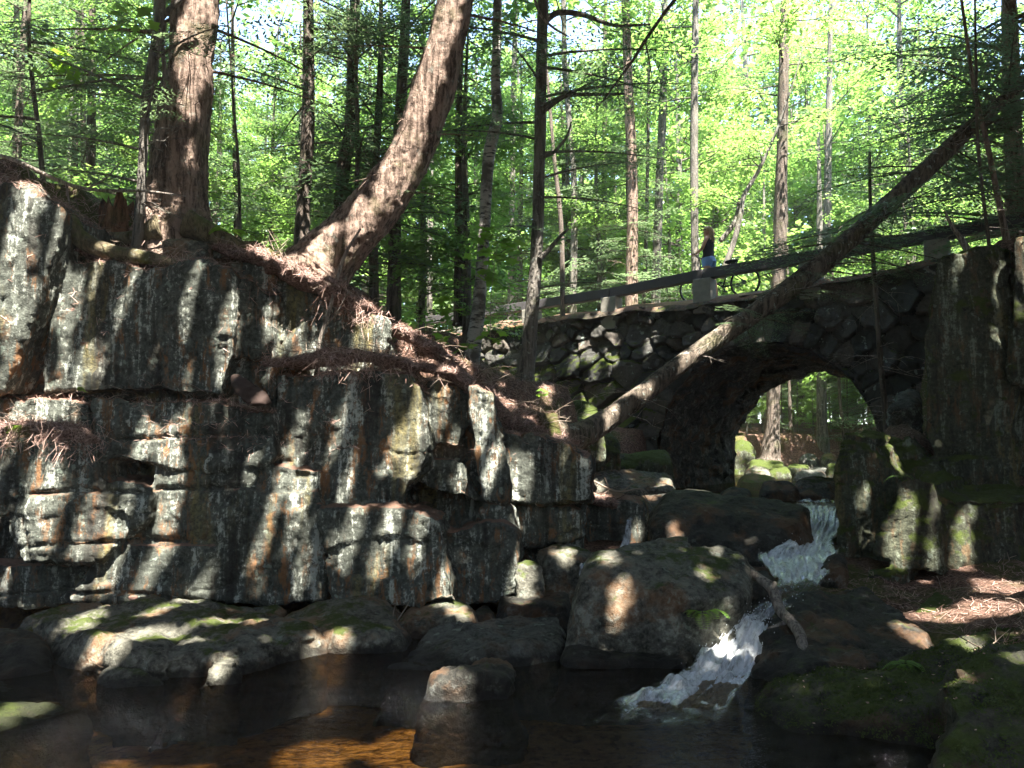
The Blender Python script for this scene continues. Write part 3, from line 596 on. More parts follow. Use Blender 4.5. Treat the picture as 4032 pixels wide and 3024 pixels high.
rock('boulder', 'pale wet stepping slab shining in front of the step blocks', [[(1970, 2340, 8.3), (2080, 2325, 8.5), (2240, 2330, 8.4), (2235, 2375, 8.0), (2000, 2390, 7.9), (1960, 2400, 8.0, b), (2240, 2400, 8.0, b), (2200, 2350, 8.8, b), (1980, 2350, 8.8, b)]], 'wet_boulder', .024, seed=28, big=.03, mid=.02)
rock('boulder', 'rounded stone at the cliff foot with a dry twig beside it', [[(1620, 2400, 7.9), (1700, 2370, 8.15), (1800, 2375, 8.1), (1860, 2410, 7.8), (1840, 2440, 7.55), (1680, 2440, 7.5), (1560, 2460, 7.6, b), (1870, 2460, 7.6, b), (1800, 2400, 8.3, b), (1580, 2420, 8.2, b)]], 'boulder', .024, seed=30, big=.04)
rock('boulder', 'low wet stone beside the rounded stone, half under water', [[(1880, 2400, 8.1), (1920, 2385, 8.25), (1930, 2420, 7.95), (1870, 2440, 7.8, b), (1945, 2435, 7.9, b), (1900, 2400, 8.5, b)]], 'wet_boulder', .02, seed=31, big=.03, mid=.02)
rock('boulder', 'dark mossy rock at the left edge of the pool', [[(-80, 2760, 5.6), (60, 2735, 5.75), (240, 2740, 5.75), (330, 2780, 5.5), (200, 2800, 5.3), (-80, 2860, 5.0), (-100, 2930, 4.95, b), (240, 2830, 5.35, b), (350, 2800, 5.55, b), (200, 2750, 6.1, b), (-100, 2700, 6.1, b)]], 'mossy_rock', .026, seed=33)
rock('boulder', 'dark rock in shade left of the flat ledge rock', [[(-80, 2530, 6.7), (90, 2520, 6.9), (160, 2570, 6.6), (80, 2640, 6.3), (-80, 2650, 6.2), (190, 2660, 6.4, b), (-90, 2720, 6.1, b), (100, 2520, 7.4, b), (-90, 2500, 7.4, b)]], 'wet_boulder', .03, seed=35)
rock('boulder', 'wide wet slab sloping down right of the cascade, streaked with moss', [
  [(3010, 2480, 6.75), (3120, 2390, 7.15), (3220, 2340, 7.6), (3420, 2320, 7.9), (3560, 2400, 7.4), (3640, 2480, 6.9), (3560, 2560, 6.45), (3400, 2600, 6.2), (3200, 2610, 6.2), (3060, 2560, 6.4), (2965, 2680, 6.2, b), (3160, 2715, 6.05, b), (3420, 2690, 6.1, b), (3640, 2560, 6.5, b), (3300, 2340, 8.1, b), (3040, 2450, 7.2, b)]], 'wet_boulder', .026, seed=38, sm=4, big=.05, facet=.04, crack=.02)
rock('boulder', 'mossy hump of rock below the overhang on the right bank', [[(3640, 2400, 7.7), (3680, 2335, 7.9), (3730, 2362, 7.8), (3745, 2390, 7.7), (3620, 2425, 7.6, b), (3760, 2410, 7.6, b), (3690, 2370, 8.2, b)]], 'mossy_rock', .024, seed=40, big=.04)
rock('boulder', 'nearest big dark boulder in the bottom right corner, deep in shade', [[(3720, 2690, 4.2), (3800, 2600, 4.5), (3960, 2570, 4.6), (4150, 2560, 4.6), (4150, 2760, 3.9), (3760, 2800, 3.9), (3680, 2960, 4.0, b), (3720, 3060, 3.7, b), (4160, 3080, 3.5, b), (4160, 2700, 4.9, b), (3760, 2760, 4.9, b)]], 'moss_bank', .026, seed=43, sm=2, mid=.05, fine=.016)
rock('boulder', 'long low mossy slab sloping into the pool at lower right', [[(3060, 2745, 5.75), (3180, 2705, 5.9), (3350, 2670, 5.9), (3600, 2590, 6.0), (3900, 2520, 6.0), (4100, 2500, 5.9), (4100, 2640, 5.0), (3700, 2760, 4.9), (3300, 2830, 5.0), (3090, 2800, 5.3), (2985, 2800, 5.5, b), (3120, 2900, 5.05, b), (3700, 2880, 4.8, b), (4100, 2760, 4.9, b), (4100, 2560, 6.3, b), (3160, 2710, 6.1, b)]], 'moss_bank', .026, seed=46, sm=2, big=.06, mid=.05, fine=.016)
rock('boulder', 'small rounded rock between the upper cascade and the rock face', [[(3230, 2240, 8.6), (3270, 2190, 8.8), (3320, 2180, 8.8), (3320, 2260, 8.5), (3220, 2290, 8.55, b), (3330, 2290, 8.5, b), (3330, 2240, 9, b)]], 'wet_boulder', .024, seed=48, big=.04)
rock('boulder', 'jagged wet rock under the branch between the two cascades', [[(2940, 2270, 7.35), (2960, 2235, 7.5), (3030, 2240, 7.5), (3045, 2290, 7.3), (3020, 2340, 7.2), (2950, 2330, 7.1), (2930, 2380, 7.15, b), (3040, 2350, 7.3, b), (3000, 2280, 7.8, b)]], 'wet_boulder', .022, seed=50, big=.04)
rock('boulder', 'pale round stone lying on the litter slope at the bridge foot', [[(3505, 1600, 12.6), (3530, 1560, 12.8), (3570, 1535, 12.9), (3605, 1545, 12.9), (3615, 1580, 12.7), (3590, 1610, 12.5), (3510, 1615, 12.6, b), (3605, 1610, 12.6, b), (3560, 1570, 13.2, b)]], 'grey_rock', .026, seed=52, sm=5, big=.03)
# blocks tumbled at the left foot of the bridge
for lab, q, mt in [('mossy long block second from the bottom of the heap at the bridge foot', [(2390, 1795, 13.6), (2620, 1780, 13.8), (2640, 1830, 13.4), (2400, 1850, 13.3), (2390, 1870, 13.4, b), (2640, 1850, 13.4, b), (2600, 1800, 14.2, b), (2400, 1800, 14.2, b)], 'mossy_rock'),
                   ('reddish flat block at the bridge foot, under the mossy long block', [(2330, 1870, 12.9), (2500, 1850, 13.1), (2640, 1880, 12.9), (2620, 1930, 12.5), (2350, 1940, 12.4), (2340, 1990, 12.3, b), (2650, 1960, 12.5, b), (2630, 1880, 13.5, b), (2340, 1890, 13.5, b)], 'boulder'),
                   ('dark tilted block lowest in the heap at the bridge foot', [(2420, 1960, 11.7), (2540, 1945, 11.9), (2660, 1930, 12.2), (2650, 1990, 11.6), (2590, 2040, 11.2), (2430, 2030, 11.2), (2420, 2080, 11.1, b), (2600, 2090, 11.1, b), (2640, 1960, 12.2, b)], 'wet_boulder'),
                   ('mossy rounded stone under the fallen trunk, beside the cliff end', [(2210, 1610, 12.6), (2260, 1580, 12.8), (2330, 1590, 12.8), (2370, 1630, 12.5), (2350, 1670, 12.2), (2220, 1660, 12.2), (2200, 1690, 12.2, b), (2370, 1690, 12.2, b), (2300, 1600, 13.2, b)], 'mossy_rock'),
                   ('mossy stone half hidden below the fallen trunk', [(2330, 1735, 13.1), (2390, 1710, 13.3), (2430, 1740, 13.1), (2425, 1790, 12.9), (2340, 1790, 12.9), (2330, 1810, 12.9, b), (2440, 1800, 12.9, b), (2380, 1720, 13.6, b)], 'mossy_rock')]:
    rock('boulder', lab, [q], mt, .032, group='stones tumbled at the bridge foot', big=.05)
# upstream boulders seen through the arch
UP = [('long flat mossy slab upstream, sunlit, seen through the arch', 2940, 3095, 1805, 1860, 24, 'mossy_rock'), ('orange lit squared stone upstream below the mossy slab', 2935, 3030, 1842, 1890, 22.5, 'boulder'),
      ('green mossy stone right of the orange lit stone upstream', 3020, 3110, 1840, 1880, 22.8, 'mossy_rock'), ('bright moss hummock upstream at the left edge of the arch', 2905, 3060, 1870, 1935, 21.0, 'moss_bank'),
      ('grey ridge shaped boulder in the middle of the arch view', 3115, 3260, 1850, 1905, 21.5, 'grey_rock'), ('mossy capped boulder upstream at the right edge of the arch view', 3255, 3340, 1825, 1880, 22, 'mossy_rock'),
      ('long wet boulder across the stream just behind the bridge', 3130, 3330, 1893, 1945, 16.0, 'boulder'), ('dark rounded boulder in midstream under the arch', 2990, 3140, 1890, 1970, 13.9, 'wet_boulder'),
      ('black wet boulder against the left foot of the arch', 2830, 2965, 1918, 1975, 13.5, 'wet_boulder'), ('low dark slab under the arch at the head of the cascade', 3130, 3290, 1930, 1965, 14.0, 'wet_boulder'),
      ('mossy cube of rock on the left stream bank upstream', 2890, 2965, 1730, 1820, 25, 'mossy_rock'), ('pale blocky stone in the far stream bank', 3150, 3220, 1785, 1840, 27, 'grey_rock'), ('dim squared stone right of the pale blocky stone in the far bank', 3225, 3290, 1785, 1840, 27, 'boulder'),
      ('pale top stone behind the grey ridge boulder', 3180, 3260, 1842, 1862, 23, 'grey_rock'), ('bright mossy flat stone behind the grey ridge boulder', 3095, 3190, 1828, 1856, 25, 'mossy_rock')]
rb = random.Random(9)
for lab, x0, x1, y0, y1, Y, mt in UP:
    h = (y1-y0); w = x1-x0; j = lambda: rb.uniform(-.06, .06)*w
    q = [(x0+.12*w, y0+.25*h+j()*.2, Y), (x0+.35*w+j(), y0, Y+.25), (x0+.75*w+j(), y0+.05*h, Y+.2), (x1-.05*w, y0+.35*h, Y), (x1-.1*w, y0+.5*h, Y-.3), (x0+.1*w, y0+.5*h, Y-.3), (x0, y1, Y-.3, b), (x1, y1, Y-.3, b), (x1-.08*w, y0+.4*h, Y+.8, b), (x0+.05*w, y0+.4*h, Y+.8, b)]
    rock('boulder', lab, [q], mt, .045, group='boulders upstream of the arch', sm=3, big=.06, mid=.03)
# loose pieces on the ledges
rock('fallen_slab', 'reddish brown slab tilted on the cliff ledge', [[(918, 1478, 8.15), (945, 1482, 8.1), (1050, 1548, 8.0), (1070, 1590, 7.98), (990, 1598, 7.95), (915, 1520, 8.0), (920, 1500, 8.3), (1060, 1580, 8.2)]], 'red_slab', .018, 'rock', None, seed=60, sm=1, big=.01, mid=.01)
rock('stone', 'small round reddish stone on the ledge rock by the cliff foot', [[(500, 2350, 7.9), (520, 2340, 7.95), (545, 2345, 7.95), (546, 2362, 7.85), (505, 2366, 7.85), (520, 2366, 8.02), (540, 2352, 8.03)]], 'pink_stone', .012, 'stone', None, seed=61, sm=4, big=.005, mid=.005, fine=.003)
for lab, q in [('squared mossy block on the cliff top under the big trunk', [(640, 945, 9.0), (730, 940, 9.05), (815, 965, 9.0), (815, 1030, 8.9), (700, 1040, 8.85), (640, 1010, 8.9), (800, 970, 9.4), (660, 950, 9.4)]),
               ('leaning grey stone in the gully of needles on the cliff top', [(905, 1035, 8.95), (965, 1040, 8.95), (1000, 1100, 8.9), (960, 1140, 8.85), (890, 1130, 8.85), (960, 1050, 9.3), (910, 1060, 9.3)]),
               ('small dark stone beside the squared block on the cliff top', [(835, 985, 9.0), (885, 980, 9.0), (890, 1010, 8.95), (840, 1020, 8.95), (870, 985, 9.3), (840, 990, 9.3)])]:
    rock('stone', lab, [q], 'boulder', .022, 'stone', 'stones on the cliff top', sm=2, big=.02, mid=.015)

# ------------------------------------------------------------------ stone bridge
bridge = thing('stone_bridge', 'old rubble stone arch bridge over the stream with concrete guard posts', 'bridge', tuple(B(1.3, 0, .8)))
def bpart(name, V, F, mat, sm=True, par=None):
    o = mesh_obj(name, np.asarray(V)-B(1.3, 0, .8), F, mat, bridge, None, sm); return o
S0, S1, ZB = -7.6, 6.4, .6
rs = np.random.RandomState(12)
seeds = []
def rad_at(s, z):     # big boulders low on the left, small rubble near the top
    base = .27 if z > 4.5 else .38
    if s < -0.8 and z < 3.9: base = .60
    if s > 3.2: base = .52
    return base*rs.choice([.55, .8, 1.0, 1.35, 1.6])
def arch_r(s, z): return np.hypot(s-AC, (z-AZ)*1.0)
for _ in range(24000):
    s, z = rs.uniform(S0, S1), rs.uniform(ZB-.2, 5.4)
    if abs(arch_r(s, z)-AR-.26) < .34 and z > AZ-.1: continue
    r = rad_at(s, z)
    if all(((s-a)/1.25)**2+(z-c)**2 > ((r+q)*.5)**2 for a, c, q in seeds): seeds.append((s, z, r))
vo = [(AC+(AR+.27)*math.cos(a), AZ+(AR+.27)*math.sin(a), -a) for a in np.cumsum(np.r_[.03, rs.uniform(.095, .19, 26)]) if a < 3.12]
SD = np.array(seeds)
ds = .03
ss = np.arange(S0, S1+ds, ds); zz = np.arange(ZB, 5.35, ds); SS, ZZ = np.meshgrid(ss, zz); sh = SS.shape
wob = np.stack([SS, ZZ, 0*SS], -1).reshape(-1, 3); w1 = (.09*fbm(wob*2.2, 3)).reshape(sh); w2 = (.09*fbm(wob*2.2+9, 3)).reshape(sh)
e1 = np.full(sh, 1e9); e2 = np.full(sh, 1e9); ID = np.zeros(sh, int)
def feed(d, i):
    global e1, e2, ID
    cl = d < e1; e2 = np.where(cl, e1, np.minimum(e2, d)); ID = np.where(cl, i, ID); e1 = np.where(cl, d, e1)
for i, (s, z, r) in enumerate(seeds):
    ca, sa = math.cos(i*2.4)*.99, math.sin(i*2.4)*.35; dx = np.abs(((SS+w1-s)*math.sqrt(1-sa*sa)+(ZZ+w2-z)*sa)/1.25); dz = np.abs((ZZ+w2-z)*math.sqrt(1-sa*sa)-(SS+w1-s)*sa); feed((dx**2.7+dz**2.7)**(1/2.7)/(.45+.7*r), i)
for i, (s, z, a) in enumerate(vo):   # wedge stones of the arch ring: long across the ring, narrow along it
    dr = np.abs(arch_r(SS+w1*.5, ZZ+w2*.5)-AR-.27)/.34; da = np.abs((np.arctan2(ZZ-AZ, SS-AC)+a+np.pi) % (2*np.pi)-np.pi)*AR/.17
    feed(np.maximum(dr, da)*.36+.06*(dr > 1.15)*9, len(seeds)+i)
NS = len(seeds)+len(vo); off = rs.uniform(0, .12, NS); tx = rs.uniform(-.3, .3, NS); tz = rs.uniform(-.35, .2, NS); val = rs.uniform(0, 1, NS)
cen = np.array([(s, z) for s, z, _ in seeds]+[(s, z) for s, z, _ in vo])
edge = np.clip((e2-e1)/.075, 0, 1); prof = edge**.5
left = sstep((-.6-SS)/1.2)*sstep((4.3-ZZ)/.8)
hgt = prof*(.08+.75*off[ID]+.16*left)+edge*(tx[ID]*(SS-cen[ID, 0])+tz[ID]*(ZZ-cen[ID, 1]))+(.035*ridged(wob*4+3, 4)+.014*fbm(wob*15, 3)+.02*np.floor(3*fbm(wob*3+70, 2))/3).reshape(sh)*edge-.07
hgt += .35*left*sstep((3.2-ZZ)/1.6)
inA = (arch_r(SS, ZZ) < AR) & (ZZ > AZ) | (np.abs(SS-AC) < AR) & (ZZ <= AZ)
top = walltop(SS)+.015*np.sin(SS*3)+.012*np.sin(SS*7.7)
keepv = ~inA & (ZZ < top)
bv = B(0, 0, 0)+BD*SS[..., None]-BT*hgt[..., None]+np.array([0, 0, 1.0])*ZZ[..., None]
ii = np.arange(SS.size).reshape(sh); kq = keepv[:-1, :-1] & keepv[:-1, 1:] & keepv[1:, :-1] & keepv[1:, 1:]
F = np.stack([ii[:-1, :-1], ii[:-1, 1:], ii[1:, 1:], ii[1:, :-1]], -1)[kq]
used = np.unique(F); rem = np.full(SS.size, -1); rem[used] = np.arange(len(used))
def bridge_mat():
    t = NT('rubble_stone'); p = t.wpos(); nz = t.nz(); a = t.n('Attribute'); a.attribute_name = 'stone'; e = t.n('Attribute'); e.attribute_name = 'joint'; l = t.n('Attribute'); l.attribute_name = 'mossy'
    fine = t.noise(p, 24, 6, .75); med = t.noise(p, 5, 5, .7)
    c = t.mix(a.outputs['Fac'], (0.035, 0.036, 0.034), (0.15, 0.142, 0.125)); c = t.mix(t.ramp(t.math('FRACT', t.math('MULTIPLY', a.outputs['Fac'], 7.3)), .5, 1, 0, .6), c, (0.17, 0.13, 0.10))
    c = t.mix(t.ramp(fine, .35, .7, 0, .6), c, (0.05, 0.05, 0.045))
    c = t.mix(t.ramp(t.noise(p, 4.6, 3, .6), .64, .68, 0, .7), c, (0.30, 0.35, 0.31))
    mm = t.ramp(t.math('ADD', t.math('MULTIPLY', nz, .7), t.math('ADD', t.math('MULTIPLY', med, .8), t.math('MULTIPLY', l.outputs['Fac'], .22))), .84, 1.02)
    c = t.mix(mm, c, t.mix(fine, (0.02, 0.034, 0.007), (0.10, 0.125, 0.018)))
    c = t.mix(t.ramp(e.outputs['Fac'], .3, .05), c, (0.012, 0.011, 0.009))
    t.principled(c, .9, t.bump(t.math('ADD', fine, med), .05, .9), .2); return t.m
M['bridge'] = bridge_mat()
fo = bpart('stone_face', bv.reshape(-1, 3)[used], rem[F], M['bridge'])
for nm, vals in (('stone', val[ID]), ('joint', edge), ('mossy', left+.4*sstep((-.3-SS)/1.5))):
    at = fo.data.attributes.new(nm, 'FLOAT', 'POINT'); at.data.foreach_set('value', vals.ravel()[used].astype(np.float32))
# arch barrel (rough vault) from the near to the far face, sagging a little at the far end
ang = np.linspace(0, np.pi, 90); prof = [(AC+AR*math.cos(a), AZ+AR*math.sin(a)) for a in ang]
prof = [(AC+AR, z) for z in np.linspace(.3, AZ, 24)[:-1]]+prof+[(AC-AR, z) for z in np.linspace(AZ, .3, 24)[1:]]; prof = np.array(prof)
nt = 110; tt = np.linspace(-.04, BW, nt); n1 = len(prof)
sc_ = np.stack([np.repeat(prof[:, 0], nt), np.tile(tt, n1), np.repeat(prof[:, 1], nt)], 1)
inw = np.stack([AC-sc_[:, 0], 0*sc_[:, 0], np.where(sc_[:, 2] > AZ, AZ-sc_[:, 2], 0)], 1); inw /= np.linalg.norm(inw, axis=1)[:, None]+1e-9
arc = np.arctan2(sc_[:, 2]-AZ, sc_[:, 0]-AC)*AR
f1, f2, idd = worley(np.stack([arc*2.2, sc_[:, 1]*.9, sc_[:, 0]*0], 1)+.3*fbm(sc_*2, 2)[:, None])
dd = .06*ridged(sc_*np.array([2, 1, 2]), 4)+.03*fbm(sc_*9, 3)+.07*idd-.09*np.exp(-((f2-f1)/.07)**2)
sc_ = sc_+inw*(dd*sstep(np.minimum(sc_[:, 1]+.1, .3)/.3))[:, None]; sc_[:, 2] -= .27*(sc_[:, 1]/BW)*sstep((sc_[:, 2]-1.0)/1.0)
bvv = BO+BD*sc_[:, :1]+BT*sc_[:, 1:2]+np.array([0, 0, 1.])*sc_[:, 2:]
jj = np.arange(n1*nt).reshape(n1, nt); F = np.stack([jj[:-1, :-1], jj[:-1, 1:], jj[1:, 1:], jj[1:, :-1]], -1).reshape(-1, 4)
M['vault'] = rock_mat('vault_stone', dark=(0.02, 0.02, 0.02), mid=(0.075, 0.072, 0.066), moss=.2, lichen=.2, streak=0, rustamt=.4)
bpart('arch_vault', bvv, F, M['vault'])
# far face, plain rubble, with the same opening
ss = np.arange(-4.5, 7.5, .1); zz = np.arange(.3, 5.1, .1); SS, ZZ = np.meshgrid(ss, zz)
keep = ~((np.hypot(SS-AC, ZZ-AZ+.25) < AR-.03) & (ZZ > AZ-.3) | (np.abs(SS-AC) < AR-.03) & (ZZ <= AZ-.3))
q = np.stack([SS, ZZ, 0*ZZ], -1).reshape(-1, 3); hh = (.08*fbm(q*2, 3)+.05*ridged(q*3, 2)).reshape(SS.shape)
V = BO+BD*SS[..., None]+BT*(BW+hh[..., None])+np.array([0, 0, 1.])*ZZ[..., None]; ii = np.arange(SS.size).reshape(SS.shape)
kq = keep[:-1, :-1] & keep[:-1, 1:] & keep[1:, :-1] & keep[1:, 1:]
bpart('far_face', V.reshape(-1, 3), np.stack([ii[:-1, :-1], ii[1:, :-1], ii[1:, 1:], ii[:-1, 1:]], -1)[kq], M['vault'])
# capping strip on the near wall: earth, needles and moss
ss = np.linspace(S0, S1, 140); tt = np.linspace(-.16, .62, 9); V = []
for s in ss:
    for i, t_ in enumerate(tt): V.append(B(s, t_+.02*math.sin(s*5), walltop(s)+.015*math.sin(s*3)+.012*math.sin(s*7.7)-.03+(ROADZ+.03-walltop(s))*(i/8)**1.3+.03*math.sin(math.pi*i/8)+.05*vnoise(np.array([[s*3, t_*4, 0]]))[0]-(0.10 if i == 0 else 0)))
jj = np.arange(140*9).reshape(140, 9); F = np.stack([jj[:-1, :-1], jj[1:, :-1], jj[1:, 1:], jj[:-1, 1:]], -1).reshape(-1, 4)
bpart('wall_cap', V, F, rock_mat('wall_cap', mid=(.07, .055, .04), pale=(.2, .18, .14), moss=.8, lichen=.1, streak=0, litter=.8))
# deck fill (solid above the vault) and gravel road
V = []; st = np.linspace(S0-6, S1+6, 60)
for s in st:
    for t_ in (.55, .6, 4.05, 4.1): V.append(B(s, t_, 4.2 if t_ in (.55, 4.1) else ROADZ+.0))
jj = np.arange(240).reshape(60, 4); F = np.stack([jj[:-1, :-1], jj[1:, :-1], jj[1:, 1:], jj[:-1, 1:]], -1).reshape(-1, 4)
bpart('road_deck', V, F, M['gravel'])
# guard posts and rails
rot = np.array([BD, BT, [0, 0, 1.]]).T
POST = [-6.7, -4.45, -2.18, .11, 2.36, 4.6]
railz = lambda s: np.interp(s, [-7, -5.8, -2.2, .1, 2.4, 4.3, 6.6], [5.36, 5.37, 5.42, 5.55, 5.6, 5.66, 5.74])
for s in POST:
    V, F = box((0, 0, 0), (.40, .34, .75), rot, .02); nn = .012*fbm(V*6+s*9, 2)
    o = bpart('guard_post', V+B(s, .1, railz(s)-.11-.375)+nn[:, None]*.6, F, M['concrete'], False)
ends = [S0-.4]+POST+[S1+.2]
for a, c in zip(ends[:-1], ends[1:]):
    za, zc = railz(a), railz(c); A = B(a+.008, .1, za); E_ = B(c-.008, .1, zc); ax = (E_-A)/np.linalg.norm(E_-A); up = np.cross(ax, BT)*-1; up = np.cross(BT, ax)*-1 if np.cross(BT, ax)[2] < 0 else np.cross(BT, ax)
    V, F = box((0, 0, 0), (np.linalg.norm(E_-A), .2, .215), np.array([ax, BT, up]).T, .012)
    bpart('guard_rail', V+(A+E_)/2, F, M['rail'], False)

# ------------------------------------------------------------------ foliage building blocks
def frames(dirv, roll):
    d = dirv/np.linalg.norm(dirv); up = np.array([0, 0, 1.0]); s = np.cross(up, d)
    s = s/(np.linalg.norm(s)+1e-9); u = np.cross(d, s); c, n = math.cos(roll), math.sin(roll)
    return np.array([d, s*c+u*n, u*c-s*n])
def leaf_quads(P0, D, N, L, W):
    """kite leaves: base P0, direction D, face normal N, length L, width W"""
    S = np.cross(D, N); S /= np.linalg.norm(S, axis=1)[:, None]+1e-9; L = np.asarray(L)[:, None]; W = np.asarray(W)[:, None]
    return np.stack([P0, P0+D*L*.45+S*W*.5, P0+D*L, P0+D*L*.45-S*W*.5], 1)
def hem_proto(rs, step=.06, nl=.065, nw=.02, twig=.08):
    """one flat hemlock bough of length 1 along +x, drooping a little; quads (n,4,3)"""
    Q = []
    bend = rs.uniform(-.15, .15)
    for t in np.arange(.12, 1.0, twig):
        for sd in (-1, 1):
            l = (.40*(1-t)**.75+.05)*rs.uniform(.6, 1.1); a = sd*rs.uniform(.75, 1.05)
            n = max(2, int(l/step)); k = np.linspace(.1, 1, n)*l
            bx = t+k*math.cos(a); by = bend*t*t+k*math.sin(a); bz = -.16*t*t-.30*k*k/max(l, .1)*.6+rs.uniform(-.02, .02)
            for s2 in (-1, 1):
                aa = a+s2*rs.uniform(.6, 1.0, n); D = np.stack([np.cos(aa), np.sin(aa), rs.uniform(-.35, .1, n)], 1); D /= np.linalg.norm(D, axis=1)[:, None]
                N = np.stack([rs.uniform(-.4, .4, n), rs.uniform(-.4, .4, n), np.ones(n)], 1)
                Q.append(leaf_quads(np.stack([bx, by, bz], 1), D, N, nl*rs.uniform(.6, 1.2, n), nw*rs.uniform(.7, 1.3, n)))
    return np.concatenate(Q)
def broad_proto(rs, n=90, L=.085, W=.055):
    """a leafy beech-like spray of length 1 along +x"""
    t = rs.uniform(.15, 1.0, n); sd = rs.choice([-1, 1], n); off = np.abs(rs.normal(0, .22, n))*(1.15-t)
    Pp = np.stack([t+off*.5, sd*off, -.12*t*t+rs.normal(0, .05, n)-.15*off], 1)
    a = sd*rs.uniform(.2, 1.5, n); D = np.stack([np.cos(a), np.sin(a), rs.uniform(-.7, .05, n)], 1); D /= np.linalg.norm(D, axis=1)[:, None]
    N = np.stack([rs.normal(0, .4, n), rs.normal(0, .4, n), np.ones(n)], 1)
    return leaf_quads(Pp, D, N, L*rs.uniform(.6, 1.2, n), W*rs.uniform(.7, 1.2, n))
FR = np.random.RandomState(77)
HEMF = [hem_proto(FR, .042, .05, .013, .055) for _ in range(5)]      # fine, for near boughs (unit length, leaf size is divided by bough length below)
HEMC = [hem_proto(FR, .055, .065, .022, .075) for _ in range(5)]     # coarser
BRD = [broad_proto(FR, n, l, l*.64) for n, l in ((130, .062), (100, .078), (90, .085), (75, .10), (60, .118), (110, .07))]
def put(proto, p, d, L, roll=0.0): return proto.reshape(-1, 3)@frames(np.asarray(d, float), roll)*L+np.asarray(p)
def quads_mesh(Vs):
    V = np.concatenate(Vs); return V, np.arange(len(V)).reshape(-1, 4)
def limb_pts(p, d, L, droop=.16, n=6):
    d = np.asarray(d, float)/np.linalg.norm(d); t = np.linspace(0, 1, n)[:, None]; return np.asarray(p)+d*L*t+np.array([0, 0, -1.0])*droop*L*t*t

def trunk_verts(ctrl, sides, rows, bark=.05, flare=0.0, seed=0.0, zf=.25):
    c = spline(ctrl, rows); pts, rad = c[:, :3], c[:, 3]
    if flare:
        h = np.linspace(0, 1, rows)*np.linalg.norm(np.diff(pts, axis=0), axis=1).sum(); rad = rad*(1+flare*np.exp(-h/.25))
    V, F = tube(pts, rad, sides); n = rows*sides; ctr = np.repeat(pts, sides, 0)
    o = V[:n]-ctr; o /= np.linalg.norm(o, axis=1)[:, None]+1e-9; R_ = np.repeat(rad, sides)
    a = np.tile(np.linspace(0, 2*np.pi, sides, endpoint=False), rows); hh = np.repeat(np.linspace(0, 1, rows)*np.linalg.norm(np.diff(pts, axis=0), axis=1).sum(), sides)
    q = np.stack([np.cos(a)*R_*9, np.sin(a)*R_*9, hh*9*zf], 1)+seed
    d = ridged(q*1.3, 3)*bark*.55+fbm(q*.35, 2)*bark*.8+fbm(q*4, 2)*bark*.2
    if flare: d += flare*.35*R_*np.exp(-hh/.3)*np.cos(a*5+seed+fbm(q*.2, 1)*2)
    V[:n] += o*(d*np.minimum(1, R_/.12))[:, None]
    return V, F
def px_ctrl(path, Y, extend=0.0):
    """photo points (x, y, width[, distance offset]) -> 3-d points with radius"""
    out = []
    for q in path:
        yy = Y+(q[3] if len(q) > 3 else 0); p = P(q[0], q[1], yy); out.append([*p, q[2]/2/FPX*yy*1.02])
    if extend:
        a, c = np.array(out[-2]), np.array(out[-1]); d = (c-a)[:3]; d /= np.linalg.norm(d)
        out.append([*(c[:3]+d*extend*.5), c[3]*.75]); out.append([*(c[:3]+d*extend+np.array([0, 0, .2])), max(.02, c[3]*.3)])
    return out
def two_mat(name, parts, base, root, replace=None):
    """one mesh of several pieces, each with its own material"""
    V = np.concatenate([p[0] for p in parts])-base; F = []; mi = []; n = 0
    for k, (v, f, m) in enumerate(parts): F.append(np.asarray(f)+n); mi.append(np.full(len(f), k)); n += len(v)
    F = np.concatenate(F); mi = np.concatenate(mi)
    if (F[:, 2] == F[:, 3]).any():
        m = bpy.data.meshes.new(name); m.from_pydata(V.tolist(), [], [f[:3].tolist() if f[2] == f[3] else f.tolist() for f in F])
    else: m = fast_mesh(name, V, F)
    for p in parts: m.materials.append(p[2])
    m.polygons.foreach_set('material_index', mi.astype(np.int32)); m.polygons.foreach_set('use_smooth', np.ones(len(F), bool)); m.update()
    if replace is not None: replace.data = m; return replace
    o = bpy.data.objects.new(name, m); COL.objects.link(o); o.parent = root; return o
